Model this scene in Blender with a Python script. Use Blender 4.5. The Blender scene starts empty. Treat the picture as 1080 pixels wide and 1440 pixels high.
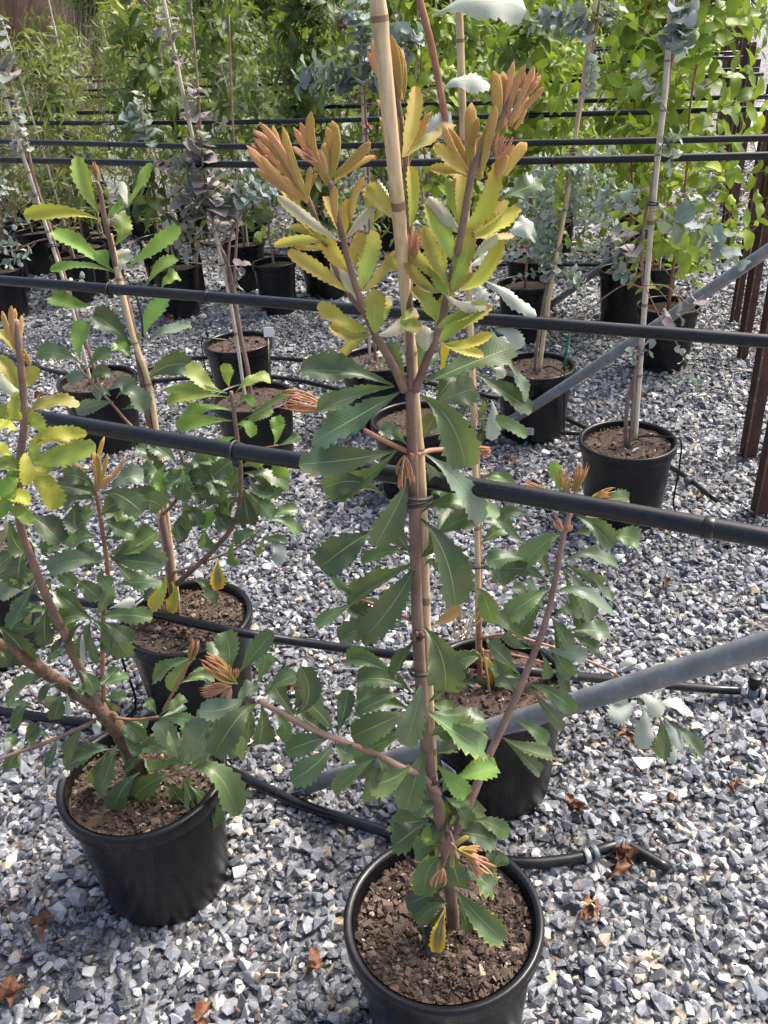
import bpy, bmesh, math, random
import numpy as np
from mathutils import Vector, Matrix

# ------------------------------------------------------------------ camera, sky, sun, exposure
SC = bpy.context.scene
COL = SC.collection
F_PX, PITCH, ROLL, CAM_H = 1250.0, math.radians(29.5), math.radians(3.5), 1.62   # photo is 1080 x 1440

def make_camera():
    cd = bpy.data.cameras.new('camera')
    cd.sensor_fit = 'VERTICAL'; cd.sensor_height = 24.0; cd.lens = F_PX/1440*24.0
    cd.clip_start = 0.02; cd.clip_end = 500
    co = bpy.data.objects.new('camera', cd); COL.objects.link(co)
    c, s = math.cos(ROLL), math.sin(ROLL)
    fwd = Vector((0, math.cos(PITCH), -math.sin(PITCH)))
    dn = Vector((0, -math.sin(PITCH), -math.cos(PITCH)))
    right = Vector((c, 0, 0)) + dn*s
    down = Vector((-s, 0, 0)) + dn*c
    m = Matrix((right, -down, -fwd)).transposed().to_4x4()
    m.translation = (0, 0, CAM_H)
    co.matrix_world = m
    SC.camera = co
make_camera()

SUN_DIR = Vector((0.62, 0.36, 1.0)).normalized()       # towards the sun: right and beyond the rows
w = bpy.data.worlds.new('World'); SC.world = w; w.use_nodes = True
nt = w.node_tree; nt.nodes.clear()
sky = nt.nodes.new('ShaderNodeTexSky'); sky.sky_type = 'NISHITA'; sky.sun_disc = False
sky.sun_elevation = math.asin(SUN_DIR.z)
sky.sun_rotation = math.atan2(SUN_DIR.x, SUN_DIR.y)
sky.dust_density = 7.0; sky.air_density = 0.8; sky.ozone_density = 0.6
bg = nt.nodes.new('ShaderNodeBackground'); bg.inputs['Strength'].default_value = 0.15
wo = nt.nodes.new('ShaderNodeOutputWorld')
nt.links.new(sky.outputs[0], bg.inputs[0]); nt.links.new(bg.outputs[0], wo.inputs[0])
sl = bpy.data.lights.new('sun', 'SUN'); sl.energy = 2.0; sl.angle = math.radians(16.0); sl.color = (1.0, 0.95, 0.87)
so = bpy.data.objects.new('sun', sl); COL.objects.link(so)
so.rotation_euler = SUN_DIR.to_track_quat('Z', 'Y').to_euler(); so.location = SUN_DIR*20
vs = SC.view_settings
vs.view_transform = 'Standard'; vs.look = 'None'; vs.gamma = 1.0; vs.use_curve_mapping = False
vs.exposure = 1.25

# ------------------------------------------------------------------ photo pixel -> place
def ray(u, v):
    x, y = (u-540)/F_PX, (v-720)/F_PX
    c, s = math.cos(ROLL), math.sin(ROLL)
    x, y = c*x - s*y, s*x + c*y
    return Vector((x, math.cos(PITCH)-y*math.sin(PITCH), -(math.sin(PITCH)+y*math.cos(PITCH))))
def atz(u, v, z):
    d = ray(u, v); return Vector((0, 0, CAM_H)) + d*((z-CAM_H)/d.z)
def aty(u, v, Y):
    d = ray(u, v); return Vector((0, 0, CAM_H)) + d*(Y/d.y)
TH = math.radians(26)
RD = Vector((math.cos(TH), -math.sin(TH), 0))          # along the rows
RN = Vector((math.sin(TH), math.cos(TH), 0))           # across the rows, away from the camera
def row(s, n, z=0.0):
    return RD*s + RN*n + Vector((0, 0, z))
def aton(u, v, n):                                      # pixel on the upright plane of a row
    d = ray(u, v); return Vector((0, 0, CAM_H)) + d*(n/d.dot(RN))
CAM = Vector((0, 0, CAM_H))
rng = random.Random(11)

# ------------------------------------------------------------------ object helpers
def tag(o, label=None, cat=None, group=None, kind=None):
    if label: o['label'] = label
    if cat: o['category'] = cat
    if group: o['group'] = group
    if kind: o['kind'] = kind
    return o
def link(o, parent=None):
    COL.objects.link(o)
    if parent is not None: o.parent = parent
    return o
def empty(name, loc, label=None, cat=None, group=None):
    o = bpy.data.objects.new(name, None); o.empty_display_size = 0.05; o.location = loc
    link(o); tag(o, label, cat, group); return o
def origin(parent):
    return parent.location.copy() if parent is not None else Vector((0, 0, 0))
class MB:
    """collects verts / faces in world space; build() makes one mesh object, in the frame of its thing"""
    def __init__(self): self.v = []; self.f = []; self.uv = []
    def add(self, verts, faces, uvs=None):
        b = len(self.v); self.v += [tuple(p) for p in verts]
        self.f += [tuple(i+b for i in fc) for fc in faces]
        self.uv += list(uvs) if uvs else [(0.5, 0.5)]*len(verts)
    def tube(self, pts, rad, seg=8, cap=True):
        pts = [Vector(p) for p in pts]; n = len(pts)
        if not hasattr(rad, '__len__'): rad = [rad]*n
        t0 = (pts[1]-pts[0]).normalized()
        a = t0.orthogonal().normalized(); V = []; UV = []
        for i, p in enumerate(pts):
            t = (pts[min(i+1, n-1)]-pts[max(i-1, 0)])
            t = t.normalized() if t.length > 1e-9 else t0
            a = (a - t*a.dot(t)); a = a.normalized() if a.length > 1e-6 else t.orthogonal().normalized()
            b = t.cross(a)
            for k in range(seg):
                q = 2*math.pi*k/seg
                V.append(p + (a*math.cos(q)+b*math.sin(q))*rad[i]); UV.append((k/seg, i/(n-1)))
        Fc = [(i*seg+k, i*seg+(k+1) % seg, (i+1)*seg+(k+1) % seg, (i+1)*seg+k) for i in range(n-1) for k in range(seg)]
        if cap: Fc += [tuple(range(seg-1, -1, -1)), tuple((n-1)*seg+k for k in range(seg))]
        self.add(V, Fc, UV)
    def lathe(self, c, prof, seg=40, close=False):
        c = Vector(c); V = []; n = len(prof)
        for r, z in prof:
            for k in range(seg):
                q = 2*math.pi*k/seg
                V.append(c + Vector((math.cos(q)*r, math.sin(q)*r, z)))
        Fc = [(i*seg+k, i*seg+(k+1) % seg, (i+1)*seg+(k+1) % seg, (i+1)*seg+k) for i in range(n-1) for k in range(seg)]
        self.add(V, Fc)
    def box(self, c, ax, ay, az):
        c, ax, ay, az = Vector(c), Vector(ax), Vector(ay), Vector(az); V = []
        for i in (-1, 1):
            for j in (-1, 1):
                for k in (-1, 1): V.append(c + ax*i + ay*j + az*k)
        self.add(V, [(0, 1, 3, 2), (4, 6, 7, 5), (0, 4, 5, 1), (2, 3, 7, 6), (0, 2, 6, 4), (1, 5, 7, 3)])
    def torus(self, c, axis, R, r, seg=20, s2=7, sx=1.0):
        c = Vector(c); axis = Vector(axis).normalized(); a = axis.orthogonal().normalized(); b = axis.cross(a)
        V = []
        for i in range(seg):
            q = 2*math.pi*i/seg; d = a*math.cos(q)*sx + b*math.sin(q); dn = (a*math.cos(q)+b*math.sin(q))
            for k in range(s2):
                p = 2*math.pi*k/s2; V.append(c + d*R + dn*(r*math.cos(p)) + axis*(r*math.sin(p)))
        self.add(V, [(i*s2+k, ((i+1) % seg)*s2+k, ((i+1) % seg)*s2+(k+1) % s2, i*s2+(k+1) % s2) for i in range(seg) for k in range(s2)])
    def mesh(self, name, mat, smooth=True, org=Vector((0, 0, 0))):
        me = bpy.data.meshes.new(name)
        me.from_pydata([(p[0]-org[0], p[1]-org[1], p[2]-org[2]) for p in self.v], [], self.f)
        ul = me.uv_layers.new(name='UVMap')
        li = np.empty(len(me.loops), dtype=np.int32); me.loops.foreach_get('vertex_index', li)
        ul.data.foreach_set('uv', np.asarray(self.uv, dtype=np.float32)[li].ravel())
        if smooth: me.polygons.foreach_set('use_smooth', [True]*len(me.polygons))
        if mat: me.materials.append(mat)
        me.update(); return me
    def build(self, name, mat, parent=None, smooth=True, color=None, org=None):
        if parent is not None:
            p = parent; o0 = Vector((0, 0, 0))
            while p is not None: o0 += p.location; p = p.parent
        else: o0 = Vector(org) if org is not None else Vector((0, 0, 0))
        me = self.mesh(name, mat, smooth, o0)
        o = bpy.data.objects.new(name, me)
        if parent is None: o.location = o0
        if color: o.color = (*color, 1)
        return link(o, parent)
def curve(pts, n=6):
    """Catmull-Rom through points"""
    pts = [Vector(p) for p in pts]
    if len(pts) < 3: return [pts[0].lerp(pts[-1], i/n) for i in range(n+1)]
    P = [pts[0]*2-pts[1]] + pts + [pts[-1]*2-pts[-2]]; out = []
    for i in range(1, len(P)-2):
        a, b, c, d = P[i-1:i+3]
        for k in range(n):
            t = k/n
            out.append(0.5*((2*b)+(c-a)*t+(2*a-5*b+4*c-d)*t*t+(3*b-a-3*c+d)*t**3))
    out.append(pts[-1]); return out
def taper(n, r0, r1): return [r0+(r1-r0)*i/(n-1) for i in range(n)]

# ------------------------------------------------------------------ materials
def new_mat(name):
    m = bpy.data.materials.new(name); m.use_nodes = True
    nt = m.node_tree; b = nt.nodes['Principled BSDF']; return m, nt, b
def N(nt, t, **kw):
    n = nt.nodes.new(t)
    for k, v in kw.items(): setattr(n, k, v)
    return n
def math_n(nt, op, a, b=None, clamp=False):
    n = nt.nodes.new('ShaderNodeMath'); n.operation = op; n.use_clamp = clamp
    for i, x in enumerate((a, b)):
        if x is None: continue
        if isinstance(x, (int, float)): n.inputs[i].default_value = x
        else: nt.links.new(x, n.inputs[i])
    return n.outputs[0]
def mix_c(nt, fac, a, b, blend='MIX'):
    n = nt.nodes.new('ShaderNodeMix'); n.data_type = 'RGBA'; n.blend_type = blend
    for sock, x in ((n.inputs[0], fac), (n.inputs[6], a), (n.inputs[7], b)):
        if isinstance(x, (int, float)): sock.default_value = x
        elif isinstance(x, tuple): sock.default_value = (*x, 1) if len(x) == 3 else x
        else: nt.links.new(x, sock)
    return n.outputs[2]
def ramp(nt, fac, stops, interp='LINEAR'):
    n = nt.nodes.new('ShaderNodeValToRGB'); n.color_ramp.interpolation = interp
    e = n.color_ramp.elements
    while len(e) < len(stops): e.new(0.5)
    for el, (p, c) in zip(e, stops): el.position = p; el.color = (*c, 1) if len(c) == 3 else c
    nt.links.new(fac, n.inputs[0]); return n.outputs[0]
def noise(nt, scale, detail=4, coord='Object', rough=0.6, dist=0.0):
    tc = nt.nodes.new('ShaderNodeTexCoord'); n = nt.nodes.new('ShaderNodeTexNoise')
    n.inputs['Scale'].default_value = scale; n.inputs['Detail'].default_value = detail
    n.inputs['Roughness'].default_value = rough; n.inputs['Distortion'].default_value = dist
    nt.links.new(tc.outputs[coord], n.inputs['Vector']); return n.outputs[0]
def bump(nt, h, strength, dist, bsdf):
    n = nt.nodes.new('ShaderNodeBump'); n.inputs['Strength'].default_value = strength; n.inputs['Distance'].default_value = dist
    nt.links.new(h, n.inputs['Height']); nt.links.new(n.outputs[0], bsdf.inputs['Normal'])

def leaf_material(name, under, rough=0.38, vein=(0.35, 0.42, 0.16), vein_amt=0.75, margin=None, tip=None, trans=0.22,
                  lateral=26.0, sheen=0.0, spec=0.5, under_mix=1.0, ribw=0.055):
    m, nt, b = new_mat(name); L = nt.links.new
    uvn = N(nt, 'ShaderNodeUVMap'); sep = N(nt, 'ShaderNodeSeparateXYZ'); L(uvn.outputs[0], sep.inputs[0])
    u, v = sep.outputs[0], sep.outputs[1]
    d = math_n(nt, 'MULTIPLY', math_n(nt, 'ABSOLUTE', math_n(nt, 'SUBTRACT', u, 0.5)), 2.0)
    oi = N(nt, 'ShaderNodeObjectInfo')
    nz = noise(nt, 30, 3)
    base = oi.outputs['Color']
    # per-leaf and in-leaf variation
    val = math_n(nt, 'ADD', math_n(nt, 'MULTIPLY', oi.outputs['Random'], 0.5), math_n(nt, 'MULTIPLY', nz, 0.55))
    val = math_n(nt, 'ADD', val, 0.48)
    vn = N(nt, 'ShaderNodeVectorMath', operation='SCALE'); L(base, vn.inputs[0]); L(val, vn.inputs['Scale'])
    col = vn.outputs[0]
    big = noise(nt, 9, 2)
    col = mix_c(nt, math_n(nt, 'MULTIPLY', math_n(nt, 'SUBTRACT', big, 0.45, True), 1.3, True), col, mix_c(nt, 0.5, col, (0.20, 0.20, 0.03)))
    spk = math_n(nt, 'MULTIPLY', math_n(nt, 'SUBTRACT', noise(nt, 110, 2), 0.66, True), 9.0, True)
    col = mix_c(nt, math_n(nt, 'MULTIPLY', spk, 0.55), col, (0.16, 0.11, 0.03))
    if tip:
        tf = math_n(nt, 'MULTIPLY', math_n(nt, 'POWER', v, tip[1]), tip[2], True)
        col = mix_c(nt, tf, col, tip[0])
    if margin:
        mn = noise(nt, 45, 2)
        mf = math_n(nt, 'MULTIPLY', math_n(nt, 'SUBTRACT', math_n(nt, 'ADD', d, math_n(nt, 'MULTIPLY', mn, 0.45)), margin[1]), margin[2], True)
        col = mix_c(nt, mf, col, margin[0])
    # lateral veins, slanted towards the tip
    ph = math_n(nt, 'MULTIPLY', math_n(nt, 'SUBTRACT', v, math_n(nt, 'MULTIPLY', d, 0.16)), lateral*6.283)
    sv = math_n(nt, 'SINE', ph)
    lat = math_n(nt, 'MULTIPLY', math_n(nt, 'POWER', math_n(nt, 'MULTIPLY', math_n(nt, 'ADD', sv, 1.0), 0.5), 6.0), 0.10*vein_amt)
    col = mix_c(nt, lat, col, vein)
    rib = math_n(nt, 'LESS_THAN', d, math_n(nt, 'MULTIPLY', math_n(nt, 'SUBTRACT', 1.15, v), ribw))
    col = mix_c(nt, math_n(nt, 'MULTIPLY', rib, vein_amt), col, vein)
    geo = N(nt, 'ShaderNodeNewGeometry')
    uc = mix_c(nt, math_n(nt, 'MULTIPLY', rib, 0.5), under, tuple(x*0.72 for x in under))
    col2 = mix_c(nt, math_n(nt, 'MULTIPLY', geo.outputs['Backfacing'], under_mix), col, uc)
    L(col2, b.inputs['Base Color'])
    rg = math_n(nt, 'ADD', math_n(nt, 'MULTIPLY', geo.outputs['Backfacing'], 0.35), math_n(nt, 'ADD', math_n(nt, 'MULTIPLY', nz, 0.22), rough-0.11))
    L(rg, b.inputs['Roughness'])
    b.inputs['Specular IOR Level'].default_value = spec
    if sheen:
        b.inputs['Sheen Weight'].default_value = sheen; b.inputs['Sheen Roughness'].default_value = 0.5
        b.inputs['Sheen Tint'].default_value = (1.0, 0.75, 0.5, 1)
    h = math_n(nt, 'ADD', math_n(nt, 'MULTIPLY', sv, 0.12), math_n(nt, 'ADD', math_n(nt, 'MULTIPLY', nz, 1.6), math_n(nt, 'MULTIPLY', rib, -1.0)))
    bump(nt, h, 0.35, 0.0012, b)
    if sheen > .5: bump(nt, noise(nt, 900, 3), 0.9, 0.002, b)
    tr = N(nt, 'ShaderNodeBsdfTranslucent')
    tc = mix_c(nt, 0.5, col, (0.30, 0.40, 0.04), 'MIX'); L(tc, tr.inputs[0])
    mx = N(nt, 'ShaderNodeMixShader'); mx.inputs[0].default_value = trans
    L(b.outputs[0], mx.inputs[1]); L(tr.outputs[0], mx.inputs[2])
    L(mx.outputs[0], nt.nodes['Material Output'].inputs['Surface'])
    return m
def simple_mat(name, c0, c1, scale=20, rough=0.5, metal=0.0, bmp=0.0, bscale=60, spec=0.5, rvar=0.15, detail=5):
    m, nt, b = new_mat(name)
    nz = noise(nt, scale, detail)
    col = ramp(nt, nz, [(0.32, c0), (0.68, c1)]); nt.links.new(col, b.inputs['Base Color'])
    nt.links.new(math_n(nt, 'ADD', math_n(nt, 'MULTIPLY', nz, rvar*2), rough-rvar), b.inputs['Roughness'])
    b.inputs['Metallic'].default_value = metal; b.inputs['Specular IOR Level'].default_value = spec
    if bmp: bump(nt, noise(nt, bscale, 4), bmp, 0.003, b)
    return m
M = {}
M['leaf'] = leaf_material('banksia_leaf', (0.43, 0.47, 0.41), rough=0.36)
M['leaf_edge'] = leaf_material('banksia_leaf_yellow_edge', (0.50, 0.54, 0.47), rough=0.38, margin=((0.42, 0.38, 0.05), 1.06, 3.5))
M['leaf_yellow'] = leaf_material('banksia_leaf_yellowing', (0.55, 0.5, 0.3), rough=0.4, margin=((0.70, 0.42, 0.03), 0.55, 2.2), tip=((0.60, 0.25, 0.03), 4.0, 0.8))
M['leaf_new'] = leaf_material('banksia_new_leaf', (0.52, 0.50, 0.38), rough=0.55, vein=(0.48, 0.45, 0.16), vein_amt=0.5, margin=((0.50, 0.24, 0.06), 1.06, 3.0), tip=((0.52, 0.24, 0.06), 3.0, 0.5), sheen=0.25, trans=0.3)
M['leaf_fresh'] = leaf_material('banksia_fresh_leaf', (0.46, 0.50, 0.38), rough=0.45, vein=(0.42, 0.45, 0.15), vein_amt=0.5, margin=((0.45, 0.36, 0.05), 1.12, 3.0), trans=0.34)
M['velvet'] = leaf_material('velvet_shoot', (0.45, 0.28, 0.12), rough=0.8, vein=(0.5, 0.3, 0.1), vein_amt=0.0, tip=((0.70, 0.36, 0.14), 1.5, 0.65), sheen=0.9, trans=0.30, under_mix=0.0, spec=0.2)
M['floret'] = leaf_material('flower_floret', (0.5, 0.3, 0.2), rough=0.8, vein=(0.6, 0.3, 0.1), vein_amt=0.0, tip=((0.74, 0.28, 0.20), 2.0, 0.9), sheen=0.7, trans=0.35, under_mix=0.0, spec=0.2)
M['leaf_plain'] = leaf_material('smooth_leaf', (0.17, 0.24, 0.07), rough=0.46, vein=(0.33, 0.38, 0.12), vein_amt=0.5, lateral=12, trans=0.32, under_mix=0.5, spec=0.35)
M['leaf_waxy'] = leaf_material('waxy_round_leaf', (0.36, 0.42, 0.40), rough=0.6, vein=(0.42, 0.46, 0.42), vein_amt=0.35, lateral=8, trans=0.18, spec=0.3, under_mix=0.5)
M['bark'] = simple_mat('banksia_bark', (0.11, 0.066, 0.048), (0.24, 0.155, 0.115), 26, 0.7, bmp=0.5, bscale=220, detail=9)
M['bark_rough'] = simple_mat('rough_trunk_bark', (0.065, 0.038, 0.024), (0.21, 0.13, 0.085), 90, 0.88, bmp=1.0, bscale=200, detail=9)
M['stem_red'] = simple_mat('reddish_stem', (0.22, 0.09, 0.05), (0.34, 0.17, 0.10), 40, 0.6, bmp=0.3, bscale=120)
M['stem_pink'] = simple_mat('pinkish_eucalypt_stem', (0.16, 0.095, 0.075), (0.30, 0.205, 0.165), 22, 0.65, bmp=0.6, bscale=160, detail=8)
M['stem_grey'] = simple_mat('brown_eucalypt_stem', (0.16, 0.11, 0.07), (0.34, 0.27, 0.18), 20, 0.7, bmp=0.4, bscale=90)
def bamboo_mat(name, c0, c1):
    m, nt, b = new_mat(name); L = nt.links.new
    tc = N(nt, 'ShaderNodeTexCoord'); mp = N(nt, 'ShaderNodeMapping'); mp.inputs['Scale'].default_value = (260, 260, 7)
    L(tc.outputs['Object'], mp.inputs['Vector']); nz = N(nt, 'ShaderNodeTexNoise'); nz.inputs['Scale'].default_value = 1.0; nz.inputs['Detail'].default_value = 6; L(mp.outputs[0], nz.inputs['Vector'])
    col = ramp(nt, nz.outputs[0], [(0.3, c0), (0.7, c1)])
    st = math_n(nt, 'MULTIPLY', math_n(nt, 'SUBTRACT', noise(nt, 13, 6, rough=.7), 0.52, True), 2.6, True)
    col = mix_c(nt, st, col, (0.17, 0.11, 0.06))
    uv = N(nt, 'ShaderNodeUVMap'); sp = N(nt, 'ShaderNodeSeparateXYZ'); L(uv.outputs[0], sp.inputs[0])
    fr = math_n(nt, 'ABSOLUTE', math_n(nt, 'SUBTRACT', math_n(nt, 'FRACT', math_n(nt, 'ADD', sp.outputs[1], 0.5)), 0.5))
    ring = math_n(nt, 'LESS_THAN', fr, 0.022); halo = math_n(nt, 'MULTIPLY', math_n(nt, 'SUBTRACT', 0.16, fr, True), 3.0, True)
    col = mix_c(nt, math_n(nt, 'MULTIPLY', halo, .7), col, tuple(x*.62 for x in c0)); col = mix_c(nt, math_n(nt, 'MULTIPLY', ring, .8), col, (0.12, 0.075, 0.04))
    L(col, b.inputs['Base Color']); b.inputs['Roughness'].default_value = 0.5; bump(nt, nz.outputs[0], .25, .001, b); return m
M['bamboo'] = bamboo_mat('bamboo', (0.44, 0.31, 0.16), (0.64, 0.51, 0.32))
M['bamboo_grey'] = bamboo_mat('weathered_bamboo', (0.42, 0.36, 0.28), (0.64, 0.58, 0.48))
M['steel'] = None
def pot_material():
    m, nt, b = new_mat('black_plastic'); L = nt.links.new
    n1 = noise(nt, 5, 6, rough=0.7); n2 = noise(nt, 140, 3)
    dust = math_n(nt, 'MULTIPLY', math_n(nt, 'SUBTRACT', n1, 0.5, True), 0.7, True)
    tc = N(nt, 'ShaderNodeTexCoord'); sz = N(nt, 'ShaderNodeSeparateXYZ'); L(tc.outputs['Object'], sz.inputs[0])
    low = math_n(nt, 'MULTIPLY', math_n(nt, 'MULTIPLY', math_n(nt, 'SUBTRACT', 0.09, sz.outputs[2], True), 6.0, True), math_n(nt, 'MULTIPLY', math_n(nt, 'SUBTRACT', noise(nt, 28, 6, rough=.75), 0.42, True), 4.0, True))
    dust = math_n(nt, 'MAXIMUM', dust, low)
    scr = noise(nt, 60, 2, dist=4.0); dust = math_n(nt, 'MAXIMUM', dust, math_n(nt, 'MULTIPLY', math_n(nt, 'LESS_THAN', math_n(nt, 'ABSOLUTE', math_n(nt, 'SUBTRACT', scr, 0.5)), 0.006), 0.25))
    L(mix_c(nt, dust, (0.0045, 0.005, 0.007), (0.07, 0.064, 0.056)), b.inputs['Base Color'])
    L(math_n(nt, 'ADD', math_n(nt, 'MULTIPLY', n1, 0.40), 0.10), b.inputs['Roughness'])
    b.inputs['Specular IOR Level'].default_value = 0.33
    bump(nt, n2, 0.08, 0.001, b); return m
M['pot'] = pot_material()
def pipe_material():
    m, nt, b = new_mat('black_poly_pipe'); L = nt.links.new
    n1 = noise(nt, 9, 6, rough=0.7); n2 = noise(nt, 90, 3)
    L(mix_c(nt, math_n(nt, 'MULTIPLY', math_n(nt, 'SUBTRACT', n1, 0.45, True), 1.2, True), (0.006, 0.0065, 0.0085), (0.035, 0.035, 0.036)), b.inputs['Base Color'])
    b.inputs['Specular IOR Level'].default_value = 0.4
    L(math_n(nt, 'ADD', math_n(nt, 'MULTIPLY', n1, 0.3), 0.14), b.inputs['Roughness']); bump(nt, n2, 0.06, 0.001, b); return m
M['pipe'] = pipe_material()
M['rubber'] = simple_mat('black_rubber_tie', (0.008, 0.012, 0.010), (0.02, 0.025, 0.022), 30, 0.5)
def galv():
    m, nt, b = new_mat('galvanised_steel'); L = nt.links.new
    n1 = noise(nt, 18, 6, rough=0.7); n2 = noise(nt, 120, 3)
    L(ramp(nt, n1, [(0.3, (0.13, 0.14, 0.145)), (0.55, (0.21, 0.225, 0.235)), (0.75, (0.34, 0.35, 0.35))]), b.inputs['Base Color'])
    b.inputs['Metallic'].default_value = 0.35
    L(math_n(nt, 'ADD', math_n(nt, 'MULTIPLY', n1, 0.35), 0.35), b.inputs['Roughness']); bump(nt, n2, 0.2, 0.001, b); return m
M['galv'] = galv()
M['rust'] = simple_mat('rusty_steel_post', (0.025, 0.012, 0.009), (0.085, 0.040, 0.027), 25, 0.75, bmp=0.5, bscale=120)
M['soil'] = simple_mat('potting_soil', (0.025, 0.017, 0.012), (0.10, 0.07, 0.05), 60, 0.95, bmp=1.0, bscale=90)
def chip_mat():
    m, nt, b = new_mat('bark_chip'); L = nt.links.new
    a = N(nt, 'ShaderNodeAttribute', attribute_name='rnd')
    c = ramp(nt, a.outputs['Fac'], [(0.0, (0.018, 0.011, 0.008)), (0.35, (0.050, 0.031, 0.022)), (0.7, (0.095, 0.062, 0.044)), (0.93, (0.16, 0.105, 0.075)), (0.975, (0.42, 0.34, 0.25)), (1.0, (0.65, 0.6, 0.52))])
    L(mix_c(nt, 0.35, c, ramp(nt, noise(nt, 120, 4), [(0.3, (0.02, 0.014, 0.01)), (0.7, (0.13, 0.09, 0.065))])), b.inputs['Base Color'])
    b.inputs['Roughness'].default_value = 0.85; bump(nt, noise(nt, 200, 3), 0.5, 0.002, b); return m
M['chip'] = chip_mat()
def stone_mat():
    m, nt, b = new_mat('crushed_stone'); L = nt.links.new
    a = N(nt, 'ShaderNodeAttribute', attribute_name='rnd')
    c = ramp(nt, a.outputs['Fac'], [(0.0, (0.034, 0.038, 0.046)), (0.27, (0.078, 0.086, 0.100)), (0.58, (0.148, 0.160, 0.182)), (0.82, (0.250, 0.265, 0.290)), (0.895, (0.43, 0.44, 0.445)), (0.91, (0.42, 0.37, 0.29)), (0.95, (0.34, 0.265, 0.19)), (0.965, (0.55, 0.53, 0.48)), (1.0, (0.70, 0.69, 0.66))])
    n1 = noise(nt, 55, 5, rough=0.65); n2 = noise(nt, 16, 4, dist=2.5)
    vein = math_n(nt, 'MULTIPLY', math_n(nt, 'LESS_THAN', math_n(nt, 'ABSOLUTE', math_n(nt, 'SUBTRACT', n2, 0.5)), 0.012), 0.35)
    k = math_n(nt, 'ADD', math_n(nt, 'MULTIPLY', n1, 1.1), 0.45)
    patch = math_n(nt, 'ADD', math_n(nt, 'MULTIPLY', noise(nt, 2.2, 4), 0.9), 0.55); k = math_n(nt, 'MULTIPLY', k, patch)
    vn = N(nt, 'ShaderNodeVectorMath', operation='SCALE'); L(c, vn.inputs[0]); L(k, vn.inputs['Scale'])
    L(mix_c(nt, vein, vn.outputs[0], (0.6, 0.6, 0.6)), b.inputs['Base Color'])
    L(math_n(nt, 'ADD', math_n(nt, 'MULTIPLY', n1, 0.3), 0.48), b.inputs['Roughness'])
    bump(nt, noise(nt, 150, 5), 0.45, 0.002, b); return m
M['stone'] = stone_mat()
def bed_mat():
    m, nt, b = new_mat('gravel_bed'); L = nt.links.new
    tc = N(nt, 'ShaderNodeTexCoord'); vo = N(nt, 'ShaderNodeTexVoronoi'); vo.inputs['Scale'].default_value = 38; vo.inputs['Randomness'].default_value = 1.0
    L(tc.outputs['Object'], vo.inputs['Vector']); sp = N(nt, 'ShaderNodeSeparateColor'); L(vo.outputs['Color'], sp.inputs[0])
    L(ramp(nt, sp.outputs[0], [(0.0, (0.05, 0.05, 0.055)), (0.4, (0.13, 0.135, 0.14)), (0.75, (0.27, 0.275, 0.28)), (0.93, (0.42, 0.42, 0.41)), (1.0, (0.36, 0.29, 0.21))]), b.inputs['Base Color'])
    b.inputs['Roughness'].default_value = 0.85
    bump(nt, math_n(nt, 'ADD', math_n(nt, 'MULTIPLY', vo.outputs['Distance'], -1.0), math_n(nt, 'MULTIPLY', sp.outputs[1], .5)), 1.0, 0.02, b); return m
M['ground'] = bed_mat()
M['path'] = simple_mat('fine_pale_gravel', (0.33, 0.31, 0.31), (0.48, 0.46, 0.45), 8, 0.9, bmp=0.5, bscale=60, detail=10)
M['white'] = simple_mat('white_label', (0.72, 0.73, 0.74), (0.82, 0.82, 0.82), 12, 0.5)
M['yellow'] = simple_mat('yellow_plastic', (0.78, 0.55, 0.01), (0.85, 0.62, 0.02), 12, 0.4)
M['greenpl'] = simple_mat('green_plastic', (0.01, 0.16, 0.09), (0.02, 0.2, 0.11), 12, 0.4)
M['print'] = simple_mat('grey_print', (0.18, 0.18, 0.2), (0.3, 0.3, 0.32), 90, 0.6)
M['fitting'] = simple_mat('grey_blue_fitting', (0.05, 0.07, 0.10), (0.13, 0.17, 0.21), 30, 0.45)
M['steel'] = simple_mat('clamp_steel', (0.4, 0.4, 0.4), (0.6, 0.6, 0.58), 30, 0.35, metal=0.8)
M['dry'] = simple_mat('dry_leaf', (0.07, 0.030, 0.016), (0.24, 0.105, 0.05), 45, 0.7, bmp=0.4, bscale=150)
M['grass_purple'] = simple_mat('purple_grass', (0.17, 0.115, 0.10), (0.46, 0.36, 0.28), 9, 0.85)
M['needle'] = simple_mat('grey_green_needles', (0.10, 0.12, 0.07), (0.30, 0.33, 0.24), 9, 0.7)
# ------------------------------------------------------------------ ground and gravel
def sheet(name, pts, z, mat):
    b = MB(); b.add([(p[0], p[1], z) for p in pts], [tuple(range(len(pts)))])
    return tag(b.build(name, mat, smooth=False), kind='structure')
sheet('ground', [(-200, -60), (200, -60), (200, 300), (-200, 300)], -0.014, M['ground'])

def project_np(P):
    X = P - np.array([0, 0, CAM_H])
    F = np.array([0, math.cos(PITCH), -math.sin(PITCH)]); D = np.array([0, -math.sin(PITCH), -math.cos(PITCH)])
    z = X@F; x = X[:, 0]/z; y = (X@D)/z
    c, s = math.cos(ROLL), math.sin(ROLL)
    return 540+F_PX*(c*x+s*y), 720+F_PX*(-s*x+c*y), z

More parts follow.
